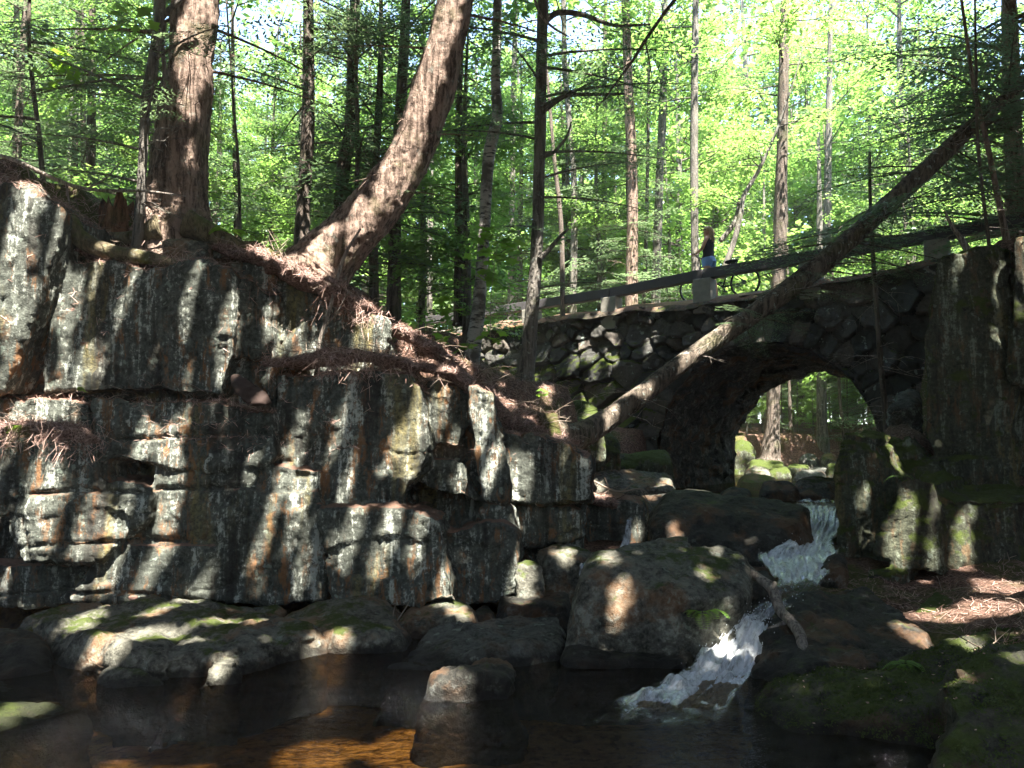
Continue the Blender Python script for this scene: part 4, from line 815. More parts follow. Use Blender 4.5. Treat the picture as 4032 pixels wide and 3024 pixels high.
def tree(name, label, cat, path, Y, mat, extend=7.0, sides=20, rows=90, bark=.03, flare=.35, group='trunks in the wood', boughs=(), crown=None, twigs=0, seed=None, limbs=()):
    """trunk + crown; boughs: list of (height fraction along the trunk, azimuth deg, pitch, length); crown: (kind, z from, z to, n, length)"""
    ctrl = px_ctrl(path, Y, extend); a0, a1 = np.array(ctrl[0]), np.array(ctrl[1]); dn = (a0-a1)[:3]/np.linalg.norm((a0-a1)[:3]); ctrl = [[*(a0[:3]+dn*.45), a0[3]*1.05]]+ctrl if flare else ctrl; base = a0[:3].copy(); seed = seed if seed is not None else random.uniform(0, 50)
    root = thing(name, label, cat, tuple(base), group)
    tk = trunk_verts(ctrl, sides, rows, bark, flare, seed); tkm = mesh_obj('trunk', tk[0]-base, tk[1], mat, root)
    rs = np.random.RandomState(int(seed*100) % 9999); c = spline(ctrl, 300)
    def at(z): i = np.argmin(np.abs(c[:, 2]-z)); return c[i, :3], c[i, 3]
    lw = MB(); lv = []
    def bough(p, d, L, kind):
        pts = limb_pts(p, d, L, .16 if kind == 'h' else .1); lw.add(*tube(pts, np.linspace(.012+.006*L, .003, 6), 5, False))
        pr = (HEMF if Y < 14 else HEMC)[rs.randint(5)] if kind == 'h' else BRD[rs.randint(6)]
        lv.append(put(pr, p, d, L, rs.uniform(-.3, .3)))
    if crown:
        for kind, z0, z1, n, L in ([crown] if isinstance(crown[0], str) else crown):
            for z in rs.uniform(z0, z1, n):
                p, r = at(z); az = rs.uniform(0, 2*np.pi); l = L*rs.uniform(.55, 1.1); d = np.array([math.cos(az), math.sin(az), rs.uniform(-.1, .3) if kind == 'h' else rs.uniform(0, .7)])
                bough(p, d, l, kind)
                if kind == 'b':
                    for k in range(3):
                        f = rs.uniform(.3, .9); q = limb_pts(p, d, l, .1, 20)[int(f*19)]; a2 = az+rs.uniform(-1.3, 1.3); bough(q, np.array([math.cos(a2), math.sin(a2), rs.uniform(-.2, .4)]), l*rs.uniform(.4, .7), 'b')
    for z, az, pit, L, kind in boughs:
        p, r = at(z); a = R(az); bough(p, np.array([math.cos(a), math.sin(a), math.tan(R(pit))]), L, kind)
    for _ in range(twigs):
        z = rs.uniform(c[10, 2], c[200, 2]); p, r = at(z); az = rs.uniform(0, 2*np.pi); l = rs.uniform(.3, 1.1); d = np.array([math.cos(az), math.sin(az), rs.uniform(-.3, .3)])
        pts = limb_pts(p, d, l, .15, 6)+rs.normal(0, .012, (6, 3)); lw.add(*tube(pts, np.linspace(.008, .002, 6), 4, False))
        for k in range(3):
            i = rs.randint(2, 5); lw.add(*tube(limb_pts(pts[i], d+rs.normal(0, .5, 3), l*.4, .2, 4), np.linspace(.004, .0015, 4), 3, False))
    if lv:
        cr = quads_mesh(lv); two_mat('crown', [(*lw.arrays(), mat), (*cr, M['needle'] if name.startswith('hemlock') or name == 'leaning_log' else M['leaf'])], base, root)
    elif lw.v: two_mat('trunk', [(*tk, mat), (*lw.arrays(), M['dead_wood'])], base, root, tkm)
    for path2, Y2 in limbs:
        cc = px_ctrl(path2, Y2); V, F = trunk_verts(cc, 12, 40, .012, 0, seed+3); mesh_obj('limb', V-base, F, mat, root)
    return root

# ------------------------------------------------------------------ the trunks one can point to
T1 = tree('hemlock_tree', 'biggest upright shaggy trunk standing on the cliff top at left', 'tree', [(690, 930, 300), (692, 880, 255), (698, 800, 225), (705, 700, 215), (722, 540, 195), (742, 371, 178), (760, 180, 166), (776, 0, 160), (795, -250, 150)], 9.75, M['hem_bark'], 6, 72, 300, .055, .32, seed=3.1, twigs=12,
          boughs=[(6.4, 190, 5, 2.2, 'h'), (7.0, 180, 10, 2.6, 'h'), (6.6, 20, 0, 2.0, 'h'), (7.2, 40, 0, 2.2, 'h'), (7.4, 150, 0, 2.4, 'h')], limbs=[])
for rp in ([(245, 862, 20), (262, 850, 40), (283, 880, 62), (310, 935, 66), (380, 975, 62), (470, 1000, 58), (600, 1018, 48), (700, 1045, 36), (760, 1056, 16)], [(740, 880, 110), (800, 905, 90), (870, 940, 70), (940, 975, 50), (985, 1030, 30), (1010, 1090, 15)], [(640, 900, 110), (560, 930, 70), (490, 935, 45), (400, 930, 30)]):
    cc = px_ctrl([(*q, d) for q, d in zip(rp, np.linspace(0, .05, len(rp)))], 8.62 if rp[0][0] < 300 else 9.35)
    V, F = trunk_verts(cc, 18, 90, .02, 0, 5.0); mesh_obj('root', V-np.array(T1.location), F, M['root_wood'], T1)
T2 = tree('hemlock_tree', 'thick trunk leaning to the right from a bed of needles, sunlit along its upper side', 'tree', [(1235, 1085, 270), (1290, 1025, 235), (1420, 890, 190), (1530, 740, 168), (1610, 600, 154), (1690, 400, 140), (1750, 200, 132), (1793, 0, 126), (1840, -250, 118)], 9.55, M['hem_bark'], 6, 72, 320, .055, .15, seed=8.4, twigs=8,
          boughs=[(6.7, 190, 5, 1.5, 'h'), (5.6, 350, 5, .8, 'h'), (4.9, 340, 0, .8, 'h'), (7.2, 20, 5, 1.6, 'h')])
tree('hemlock_tree', 'slim forked trunk just left of the biggest trunk', 'tree', [(538, 985, 44), (548, 850, 38), (560, 663, 33), (577, 398, 40), (602, 250, 42), (628, 70, 35), (645, -80, 30)], 9.2, M['grey_bark'], 4, 20, 140, .015, .3, twigs=14, limbs=[([(628, 75, 30), (670, 35, 22), (720, -10, 18), (790, -90, 14)], 9.2), ([(572, 430, 26), (620, 360, 20), (648, 300, 18), (640, 180, 16), (650, 90, 14)], 9.25)],
     boughs=[(5.3, 200, 10, 1.3, 'h'), (5.9, 240, 8, 1.6, 'h'), (6.2, 170, 5, 1.8, 'h'), (5.6, 300, 10, 1.3, 'h'), (4.9, 220, 5, 1.0, 'h'), (6.4, 320, 5, 1.5, 'h')])
tree('hemlock_tree', 'thin dark young tree at far left with bare side branches', 'tree', [(165, 660, 20), (150, 500, 18), (129, 331, 17), (113, 133, 15), (118, -40, 13)], 10.4, M['dark_bark'], 4, 12, 80, .006, .3, twigs=14,
     boughs=[(6.2, 190, 5, 1.6, 'h'), (6.6, 350, 5, 1.8, 'h'), (5.9, 260, 0, 1.5, 'h'), (7.0, 220, 5, 1.6, 'h'), (6.9, 300, 5, 1.6, 'h'), (7.3, 20, 5, 1.8, 'h')])
tree('hemlock_tree', 'dark straight trunk midway between the biggest trunk and the leaning trunk', 'tree', [(1187, 985, 58), (1195, 800, 52), (1213, 464, 48), (1213, 0, 42), (1215, -200, 38)], 13, M['dark_bark'], 6, 24, 120, .02, .3, twigs=10, crown=('h', 6.3, 13, 16, 2.2))
tree('hemlock_tree', 'dark trunk just left of the leaning trunk with a thin stem beside it', 'tree', [(1330, 905, 62), (1338, 840, 54), (1355, 650, 50), (1380, 506, 46), (1390, 290, 42), (1400, -100, 36)], 14, M['dark_bark'], 6, 24, 100, .02, .3, twigs=8, crown=('h', 7, 14, 16, 2.2))
tree('hemlock_tree', 'thin dark stem close against the left of the leaning trunk', 'tree', [(1404, 830, 20), (1406, 700, 18), (1408, 506, 17), (1400, 200, 14), (1398, -60, 12)], 13.4, M['dark_bark'], 4, 12, 60, .006, .3, twigs=10, crown=('h', 6.5, 10, 9, 1.6))
tree('hemlock_tree', 'dark trunk behind the leaning trunk, seen under its curve', 'tree', [(1552, 1230, 56), (1554, 1000, 50), (1560, 700, 46), (1576, 470, 42), (1600, 0, 36)], 14.5, M['dark_bark'], 6, 22, 90, .02, .3, twigs=8, crown=('h', 7, 14, 16, 2.4))
tree('hemlock_tree', 'straight slim trunk left of the birch', 'tree', [(1805, 1190, 38), (1807, 900, 33), (1807, 470, 30), (1811, 217, 27), (1815, -100, 24)], 15, M['dark_bark'], 6, 18, 90, .012, .3, twigs=8, crown=('h', 8, 14, 14, 2.0))
tree('birch_tree', 'crooked grey birch trunk with peeling bark left of the guard rail end', 'tree', [(1858, 1410, 60), (1887, 1193, 50), (1905, 940, 46), (1916, 723, 46), (1930, 578, 50), (1957, 465, 45), (1952, 325, 38), (1956, 180, 36), (1960, -50, 33)], 12.3, M['birch_bark'], 6, 24, 160, .016, .25, twigs=4, crown=('b', 8.5, 13, 12, 1.8))
tree('hemlock_tree', 'tall straight trunk in front of the left end of the bridge wall', 'tree', [(2062, 1520, 92), (2070, 1470, 70), (2082, 1380, 58), (2094, 1226, 54), (2115, 940, 48), (2126, 578, 45), (2129, 361, 44), (2140, 0, 44), (2146, -200, 40)], 12.1, M['grey_bark'], 6, 32, 220, .02, .25, twigs=16, limbs=[([(2125, 1020, 24), (2160, 985, 18), (2212, 925, 12), (2240, 900, 7)], 12.0), ([(2130, 430, 26), (2180, 400, 22), (2240, 375, 18), (2330, 372, 14), (2460, 370, 8)], 12.0), ([(2140, 90, 24), (2200, 50, 22), (2300, 60, 20), (2420, 100, 14), (2560, 96, 8)], 12.1), ([(2128, 620, 16), (2180, 600, 13), (2230, 540, 10), (2250, 480, 6)], 12.0)],
     boughs=[(6.0, 330, 8, 1.6, 'h'), (7.0, 300, 5, 2.0, 'h'), (7.5, 250, 5, 2.0, 'h'), (8.0, 350, 5, 2.4, 'h'), (6.6, 200, 5, 1.8, 'h'), (5.2, 240, -5, 1.2, 'h'), (4.2, 330, 8, 1.2, 'h'), (7.8, 20, 5, 2.4, 'h'), (6.4, 0, 5, 2.2, 'h'), (7.3, 340, 5, 2.4, 'h'), (5.7, 10, 5, 1.8, 'h'), (6.9, 170, 5, 2.2, 'h'), (8.2, 200, 5, 2.4, 'h')])
FAR = [('pale thin trunk right of the tall straight trunk, sunlit at its top', [(2256, 1210, 28), (2260, 723, 25), (2225, 290, 22), (2220, 30, 20)], 22, 'grey_bark'),
       ('brown trunk behind the guard rail with a split pale streak', [(2487, 1200, 50), (2491, 723, 42), (2480, 470, 38), (2462, 0, 32)], 21.5, 'hem_bark'),
       ('grey slim trunk behind the rail midway to the woman', [(2581, 1180, 38), (2599, 651, 32), (2610, 434, 30), (2618, 0, 26)], 24, 'grey_bark'),
       ('straight trunk just left of the woman', [(2740, 1090, 30), (2735, 901, 30), (2733, 530, 29), (2740, 0, 25)], 21, 'grey_bark'),
       ('stout trunk right of the bicycle rear wheel', [(3066, 1120, 52), (3072, 956, 48), (3075, 796, 46), (3082, 500, 42), (3090, 0, 34)], 20.5, 'dark_bark'),
       ('dim trunk in the green shade above the right half of the bridge', [(3255, 1080, 34), (3258, 800, 30), (3262, 560, 26), (3268, 200, 20)], 27, 'grey_bark'),
       ('narrow trunk above the rail, left of the brown split trunk', [(2372, 1180, 24), (2376, 900, 22), (2380, 600, 20), (2384, 100, 17)], 26, 'dark_bark'),
       ('twin thin trunk close to the right of the brown split trunk', [(2535, 1180, 16), (2545, 900, 15), (2552, 500, 13), (2556, 100, 11)], 24.5, 'dark_bark'),
       ('pair partner stem just right of the tall straight trunk, low and thin', [(2215, 1220, 20), (2210, 900, 18), (2180, 600, 15), (2165, 420, 12)], 19, 'dark_bark'),
       ('far trunk between the leaning trunk and the slim trunk left of the birch', [(1690, 1210, 24), (1695, 800, 22), (1700, 400, 19), (1705, 0, 16)], 23, 'grey_bark'),
       ('faint trunk between the birch and the tall straight trunk', [(2010, 1250, 26), (2016, 800, 24), (2022, 400, 21), (2030, 0, 18)], 24, 'grey_bark'),
       ('far dim trunk right of the slim forked trunk, behind the biggest trunk', [(930, 900, 20), (925, 600, 18), (918, 300, 15), (915, 0, 13)], 16, 'dark_bark'),
       ('thin stem in the bright gap right of the biggest trunk', [(945, 890, 12), (938, 640, 11), (920, 420, 9), (905, 200, 7)], 11.5, 'dark_bark'),
       ('far trunk left of the thin young tree at the picture edge', [(60, 620, 26), (64, 300, 24), (66, 0, 20)], 18, 'dark_bark'),
       ('far trunk between the thin young tree and the rotten stump', [(330, 640, 22), (326, 300, 20), (322, 0, 17)], 17, 'dark_bark')]
for lab, path, Y, mt in FAR:
    tree('forest_tree', lab, 'tree', path, Y, M[mt], 6, 14, 50, .014, .2, twigs=5, crown=('b', 9+.1*Y, 15+.15*Y, 9, 2.6))
tree('young_tree', 'slim forked sapling curving up to the right behind the woman', 'tree', [(2862, 1030, 24), (2888, 956, 22), (2906, 888, 21), (2918, 834, 20), (2930, 770, 18), (2991, 663, 15), (3051, 530, 11), (3090, 420, 7)], 20, M['grey_bark'], 1.5, 12, 60, .006, .1, twigs=3, limbs=[([(2836, 950, 20), (2885, 888, 19), (2905, 834, 17), (2912, 780, 12)], 20.1)], crown=('b', 8.0, 10.5, 7, 1.4))
tree('dead_sapling', 'dark bare pole standing in front of the right side of the arch', 'dead tree', [(3486, 1625, 22), (3470, 1450, 20), (3457, 1288, 18), (3438, 1017, 16), (3427, 800, 14), (3424, 600, 11)], 12.7, M['dark_bark'], 0, 12, 100, .008, .3, group='', twigs=26)
tree('hemlock_tree', 'bare thin young tree rooted on top of the right rock column, left one', 'tree', [(3893, 950, 14), (3870, 760, 13), (3853, 597, 13), (3846, 431, 12), (3842, 200, 10)], 11.2, M['dark_bark'], 2, 10, 60, .005, .3, group='saplings on the right rock', twigs=14)
tree('hemlock_tree', 'thicker sapling on the right rock column leaning left as it rises', 'tree', [(3960, 930, 26), (3930, 780, 22), (3900, 630, 20), (3860, 450, 18), (3833, 331, 16), (3800, 100, 13)], 11.6, M['hem_bark'], 2, 12, 60, .008, .3, group='saplings on the right rock', twigs=14)
tree('dead_sapling', 'short broken stick leaning left out of the right rock column', 'dead tree', [(3810, 985, 26), (3780, 935, 20), (3745, 885, 14), (3720, 830, 8)], 10.9, M['dead_wood'], 0, 10, 30, .006, .3, group='', twigs=6)
tree('hemlock_tree', 'dark heavy hemlock at the upper right corner with drooping boughs', 'tree', [(4010, 900, 76), (3995, 600, 68), (3985, 330, 62), (3975, 0, 56), (3970, -250, 50)], 13.7, M['hem_bark'], 6, 28, 160, .03, .3, twigs=10, crown=[('h', 5.4, 9.8, 84, 2.9), ('h', 9.5, 16, 24, 3.2)])
# the trunk that has toppled across the stream
LDY = [-1.0, -.95, -.85, -.65, -.35, -.05, .1, .2, .3, .4, .5, .6, .7, .8, .9]
LOG = [(2110, 1672, 50), (2170, 1695, 92), (2250, 1722, 105), (2342, 1683, 90), (2478, 1592, 80), (2704, 1420, 74), (2905, 1283, 74), (3079, 1160, 76), (3223, 1052, 80), (3353, 938, 75), (3462, 836, 70), (3661, 655, 64), (3827, 500, 56), (3979, 370, 48), (4150, 220, 42)]
lg = tree('leaning_log', 'long toppled trunk slanting from the cliff end up across the bridge to the upper right', 'fallen tree', [(*q, d) for q, d in zip(LOG, LDY)], 11.3, M['log_bark'], 1.5, 40, 420, .018, 0, group='', twigs=26, seed=21.0)
rs = np.random.RandomState(8); c = spline(px_ctrl([(*q, d) for q, d in zip(LOG, LDY)], 11.3), 200); lv = []; lw = MB()
for i in list(rs.randint(118, 200, 52))+list(rs.randint(80, 120, 18)):
    az = rs.uniform(0, 2*np.pi); d = np.array([math.cos(az), math.sin(az)*.8, rs.uniform(-.25, .35)]); L = rs.uniform(.8, 2.3) if i > 118 else rs.uniform(.5, 1.2)
    lv.append(put(HEMF[rs.randint(5)], c[i, :3], d, L, rs.uniform(-.3, .3))); lw.add(*tube(limb_pts(c[i, :3], d, L), np.linspace(.016, .003, 6), 5, False))
two_mat('crown', [(*lw.arrays(), M['dark_bark']), (*quads_mesh(lv), M['needle'])], np.array(lg.location), lg)
cc = px_ctrl([(2250, 1720, 100, 0), (2200, 1760, 60, .1), (2275, 1770, 20, .1)], 11.25)
# stumps
def stump(label, px, py, w, h, Y, mat, seed):
    base = P(px, py, Y); r = w/2/FPX*Y; H_ = h/FPX*Y; n = 40; m = 26; a = np.linspace(0, 2*np.pi, n, endpoint=False)
    topn = 1+.0*a; q = np.stack([np.cos(a)*1.2, np.sin(a)*1.2, 0*a+seed], 1); topn = .36+.16*fbm(q*2.5, 3)+.20*fbm(q*9, 2)
    for c_, w_, h_ in ((5.3, .22, .42), (5.0, .1, .12), (3.6, .14, .18), (.6, .2, .16), (4.4, .12, .2), (4.05, .08, .14), (2.2, .2, .2)): topn = topn+h_*np.exp(-(((a-c_+np.pi) % (2*np.pi)-np.pi)/w_)**2)
    zt = float(terrain(np.array([base[0]]), np.array([base[1]]))[0]); H_ += 0; base[2] = min(base[2], zt)-.05
    V = []
    for i in range(m):
        f = i/(m-1)
        for k in range(n):
            rr_ = r*(1-.10*f+.35*math.exp(-f*6))*(1+.10*math.cos(a[k]*5+seed)+.10*vnoise(np.array([[a[k]*2, f*5, seed]]))[0]); z = H_*f*topn[k]
            V.append((math.cos(a[k])*rr_, math.sin(a[k])*rr_, z-.22))
    for k in range(n): V.append((math.cos(a[k])*r*.45, math.sin(a[k])*r*.45, H_*.35*topn[k]))
    j = np.arange(n); F = []
    for i in range(m): F += [[i*n+k, i*n+(k+1) % n, (i+1)*n+(k+1) % n, (i+1)*n+k] for k in range(n)]
    V = np.array(V); V[:m*n] += (.03*ridged(V[:m*n]*np.array([12, 12, 3])+seed, 3)*r/.3)[:, None]*np.stack([np.tile(np.cos(a), m), np.tile(np.sin(a), m), 0*np.tile(a, m)], 1)
    return tag(mesh_obj('tree_stump', V+base, np.array(F), mat, None, base), label, 'stump')
stump('rotten orange stump with a jagged spike beside the slim forked trunk', 466, 830, 130, 300, 9.75, M['rot_wood'], 1.0)
stump('dark broken stump at the left end of the guard rail behind the birch', 1800, 1330, 150, 150, 12.9, M['dark_bark'], 4.0)

# ------------------------------------------------------------------ branches lying about
def stick(name, label, path, Y, mat, cat='branch', dY=None, sides=10, rows=60, forks=(), group=None):
    cc = px_ctrl([(*q, d) for q, d in zip(path, dY if dY is not None else np.zeros(len(path)))], Y); base = np.array(cc[0][:3])
    V, F = trunk_verts(cc, sides, rows, .008, 0, random.uniform(0, 9)); mb = MB(); mb.add(V, F)
    for fp in forks: mb.add(*trunk_verts(px_ctrl(fp, Y), 8, 24, .004, 0, 2.0))
    V, F = mb.arrays(); return tag(mesh_obj(name, V, F, mat, None, base), label, cat, group)
stick('fallen_branch', 'crooked grey branch lying across the rocks by the lower cascade', [(2938, 2232, 30), (2985, 2275, 34), (3040, 2318, 40), (3070, 2400, 38), (3112, 2445, 38), (3150, 2500, 40), (3165, 2580, 42), (3172, 2640, 42), (3200, 2695, 44)], 6.3, M['dead_wood'], dY=np.linspace(.95, -.25, 9), sides=16, rows=110, forks=[[(3040, 2318, 24), (3050, 2298, 18), (3045, 2292, 8)], [(3090, 2452, 18), (3060, 2462, 12), (3020, 2474, 5)]])
stick('dead_branch', 'long thin dead branch across the needles left of the biggest trunk', [(-40, 600, 14), (80, 640, 16), (200, 697, 15), (300, 735, 14), (400, 750, 12), (560, 752, 10), (730, 772, 6)], 8.95, M['dead_wood'], forks=[[(260, 720, 9), (272, 790, 7), (285, 840, 4)], [(340, 745, 8), (420, 700, 6), (470, 640, 3)]])
stick('dead_branch', 'pale bent stick leaning on the cliff below the leaning trunk', [(1250, 1410, 14), (1262, 1330, 14), (1300, 1210, 14), (1330, 1090, 13), (1360, 1000, 12), (1420, 900, 8)], 8.75, M['dead_wood'], forks=[[(1275, 1290, 7), (1320, 1240, 5), (1370, 1150, 3)]])
stick('dead_branch', 'forked pale twig over the sunlit needles at the bridge foot', [(2330, 1890, 7), (2400, 1925, 7), (2450, 1935, 6), (2520, 1925, 5), (2560, 1950, 3)], 10.6, M['twig'], forks=[[(2450, 1935, 5), (2500, 1900, 4), (2560, 1880, 2)], [(2400, 1925, 4), (2380, 1880, 2)], [(2520, 1925, 4), (2570, 2000, 2)]])
stick('dead_branch', 'two pale twigs sticking up from the pebbly spit by the rounded stone', [(1560, 2450, 5), (1580, 2420, 5), (1600, 2390, 4), (1615, 2360, 2)], 7.6, M['twig'], forks=[[(1545, 2450, 5), (1550, 2410, 4), (1560, 2370, 2)], [(1580, 2420, 4), (1555, 2390, 2)]])
stick('dead_branch', 'long bare branch hanging down in front of the trees at top centre', [(2680, -30, 16), (2610, 60, 14), (2540, 160, 13), (2490, 240, 11), (2430, 320, 8), (2380, 390, 5), (2330, 450, 3)], 10.5, M['dark_bark'], forks=[[(2540, 160, 7), (2560, 260, 5), (2570, 330, 2)], [(2490, 240, 6), (2430, 280, 4), (2380, 290, 2)], [(2430, 320, 5), (2440, 420, 3)]])
stick('dead_branch', 'thin curved branch hanging at the top edge left of the tall straight trunk top', [(2100, -20, 12), (2130, 60, 11), (2180, 110, 9), (2240, 145, 5)], 10.8, M['dead_wood'])

# ------------------------------------------------------------------ woods behind: trees sharing a few meshes
def wood_meshes(kind, seed, H_):
    rs = np.random.RandomState(seed); lw = MB(); lv = []
    tr = spline([(0, 0, -.3, .11), (.05, .03, H_*.3, .09), (-.04, .06, H_*.65, .06), (.03, 0, H_, .015)], 40); V, F = trunk_verts(tr.tolist(), 10, 40, .01, .3, seed*1.7)
    n = 70 if kind == 'h' else 60
    for z in rs.uniform(.12 if kind == 'h' else .22, .98, n):
        p = tr[int(z*39), :3]; az = rs.uniform(0, 2*np.pi); L = (2.5*(1-z)**.6+.45)*rs.uniform(.6, 1.1) if kind == 'h' else rs.uniform(.9, 2.6)*(1.1-.5*z)
        d = np.array([math.cos(az), math.sin(az), rs.uniform(-.15, .25) if kind == 'h' else rs.uniform(0, .6)])
        lw.add(*tube(limb_pts(p, d, L), np.linspace(.02, .004, 6), 4, False)); lv.append(put((HEMC if kind == 'h' else BRD)[rs.randint(5)], p, d, L, rs.uniform(-.35, .35)))
        if kind == 'b':
            for k in range(4):
                q = limb_pts(p, d, L, .1, 20)[rs.randint(5, 19)]; a2 = az+rs.uniform(-1.4, 1.4); lv.append(put(BRD[rs.randint(6)], q, (math.cos(a2), math.sin(a2), rs.uniform(-.3, .35)), L*rs.uniform(.4, .75), rs.uniform(-.5, .5)))
    a, bq = lw.arrays(); c, dq = quads_mesh(lv)
    out = []
    m = bpy.data.meshes.new('trunk'); m.from_pydata(V.tolist(), [], [f.tolist() if f[2] != f[3] else f[:3].tolist() for f in F]); m.polygons.foreach_set('use_smooth', np.ones(len(F), bool)); m.update()
    m.materials.append(M['dark_bark'] if kind == 'h' else M['grey_bark'])
    t2 = two_mat('crown', [(a, bq, M['dark_bark']), (c, dq, M['needle'] if kind == 'h' else M['leaf'])], 0, None); cm = t2.data; bpy.data.objects.remove(t2)
    return [('trunk', m), ('crown', cm)]
WM = {'h': [wood_meshes('h', s, 9.5) for s in (1, 2, 3)], 'b': [wood_meshes('b', s, 9.0) for s in (4, 5, 6, 7)]}
LAND = [(60, 'the far left picture edge'), (330, 'the rotten stump'), (560, 'the slim forked trunk'), (760, 'the biggest trunk'), (1000, 'the bright gap beside the biggest trunk'), (1200, 'the dark straight trunk'), (1370, 'the thin stems left of the leaning trunk'), (1600, 'the leaning trunk'), (1805, 'the slim trunk left of the birch'), (1940, 'the birch'), (2125, 'the tall straight trunk'),
        (2300, 'the first guard post'), (2487, 'the brown split trunk'), (2620, 'the grey slim trunk'), (2735, 'the trunk beside the woman'), (2900, 'the bicycle'), (3075, 'the stout trunk by the bicycle'), (3260, 'the crossing of log and rail'), (3500, 'the right half of the bridge'), (3750, 'the right rock column'), (4000, 'the upper right corner')]
seen = {}
def wood_tree(px, Y, kind, scl, zoff=0.0):
    u = (px-2016)/FPX; X = u*Y; z = float(terrain(np.array([X]), np.array([Y]))[0])+zoff
    lm = min(LAND, key=lambda q: abs(q[0]-px)); side = 'left of' if px < lm[0]-25 else ('right of' if px > lm[0]+25 else 'behind'); dp = 'near' if Y < 19 else ('farther' if Y < 27 else 'distant')
    lab = f"{dp} {'drooping hemlock' if kind == 'h' else 'bright leafy tree'} {side} {lm[1]}" if side != 'behind' else f"{dp} {'drooping hemlock' if kind == 'h' else 'bright leafy tree'} behind {lm[1]}"
    r = thing('hemlock' if kind == 'h' else 'leafy_tree', lab, 'tree', (X, Y, z), 'trees in the sunlit wood')
    seen[lab] = seen.get(lab, 0)+1
    r.rotation_euler = (0, 0, random.uniform(0, 6.28)); s = scl*random.uniform(.85, 1.2); r.scale = (s, s, s*random.uniform(.9, 1.15))
    for nm, m in random.choice(WM[kind]):
        o = bpy.data.objects.new(nm, m); COL.objects.link(o); o.parent = r
    return r
random.seed(21)
for i in range(26):                                     # first row behind the cliff and the bridge
    px = -150+i*168+random.uniform(-60, 60); Y = random.uniform(14, 19) if px < 1900 else random.uniform(21.5, 25)
    if 2640 < px < 3060 or 780 < px < 960 or 3000 < px < 3480: continue
    wood_tree(px, Y, 'h' if random.random() < .62 else 'b', .85)
for i in range(24):
    px = -200+i*190+random.uniform(-80, 80)
    if 2700 < px < 3420: continue
    wood_tree(px, random.uniform(23, 31), 'b' if random.random() < .6 else 'h', 1.2)
for i in range(22):
    px = -200+i*205+random.uniform(-80, 80)
    if 2740 < px < 3000 or 800 < px < 940: continue
    wood_tree(px, random.uniform(31, 42), 'b' if random.random() < .8 else 'h', 1.6)
for px, Y in [(2680, 30), (2830, 36), (2960, 43), (3100, 45), (3220, 43), (3350, 44), (3480, 36), (3620, 30), (3760, 35), (2560, 38), (1500, 33), (1050, 35), (300, 34)]: wood_tree(px, Y, 'b', 2.0 if Y < 40 else 2.5)
# trees seen through the arch
for px, Y, k, s in [(2950, 35, 'b', .8), (3120, 38, 'h', .9), (3330, 32, 'h', .75), (3420, 28, 'h', .7), (3060, 44, 'b', 1.0), (3250, 46, 'b', 1.0), (3180, 50, 'b', 1.3), (2960, 40, 'b', .55), (3040, 37, 'b', .5), (3110, 42, 'b', .6), (3170, 38, 'b', .5), (3240, 41, 'b', .6), (3300, 36, 'b', .5), (3370, 40, 'b', .6), (3200, 46, 'b', .8), (2940, 30.5, 'b', .28), (3010, 32, 'b', .3), (3080, 30.5, 'h', .3), (3140, 33, 'b', .32), (3200, 31, 'b', .28), (3270, 33, 'b', .33), (3340, 30.5, 'h', .32), (3400, 31, 'b', .3)]: wood_tree(px, Y, k, s)
for lab, path, Y, mt in [('big dark trunk with a flared root seen through the arch', [(3035, 1765, 75), (3040, 1700, 58), (3045, 1600, 50), (3048, 1480, 48)], 27.5, 'dark_bark'), ('rough trunk right of centre in the arch view', [(3240, 1745, 48), (3236, 1650, 40), (3234, 1480, 38)], 29, 'grey_bark'), ('leaning slim stem at the right of the arch view', [(3325, 1730, 14), (3310, 1600, 12), (3302, 1470, 11)], 28, 'dark_bark'), ('straight thin stem in the middle of the arch view', [(3115, 1710, 16), (3110, 1600, 14), (3108, 1470, 13)], 30, 'dark_bark'), ('pale thin trunk left of the big trunk in the arch view', [(3010, 1680, 22), (3008, 1560, 20), (3008, 1440, 19)], 33, 'grey_bark')]:
    tree('forest_tree', lab, 'tree', path, Y, M[mt], 9, 14, 40, .02, .35, group='trunks beyond the arch', twigs=4)
# far wood as one green mass, and an unseen ring added to block sky light
rs = np.random.RandomState(31); n = 230000
ang = np.where(rs.rand(n) < .5, rs.uniform(-.72, .72, n), rs.uniform(.72, 2*np.pi-.72, n)); back = np.abs(ang-np.pi) < np.pi-.72; dist = np.where(back, rs.uniform(16, 34, n), rs.uniform(44, 85, n)); X = np.sin(ang)*dist; Y = np.cos(ang)*dist
clump = fbm(np.stack([X*.16, Y*.16, 0*X], 1), 3); hgt = np.abs(rs.beta(1.1, 1.4, n))*(24+9*clump)+.5
zb = np.where(back, 1.0, 2.6); pos = np.stack([X, Y, zb+hgt], 1); dens = fbm(pos*.22, 3)+.25; gap = ((np.abs(ang-.272) < .05) & (hgt < 12)) | ((np.abs(ang+.35) < .03) & (hgt < 14)); pos = pos[(dens > rs.uniform(-.5, .25, n)) & ~(gap & (rs.rand(n) < .88))]; n = len(pos)
D = rs.normal(0, 1, (n, 3)); D /= np.linalg.norm(D, axis=1)[:, None]; N = rs.normal(0, 1, (n, 3))+np.array([0, 0, .8])
lv = leaf_quads(pos, D, N, rs.uniform(.35, .8, n), rs.uniform(.25, .5, n)).reshape(-1, 3)
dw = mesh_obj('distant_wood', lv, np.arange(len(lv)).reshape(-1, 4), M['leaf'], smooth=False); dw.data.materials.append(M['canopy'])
dw.data.polygons.foreach_set('material_index', ((pos[:, 1] < 12) | (np.abs(pos[:, 0]) > pos[:, 1])).astype(np.int32))  # darker leaves on the added ring, so less light comes through
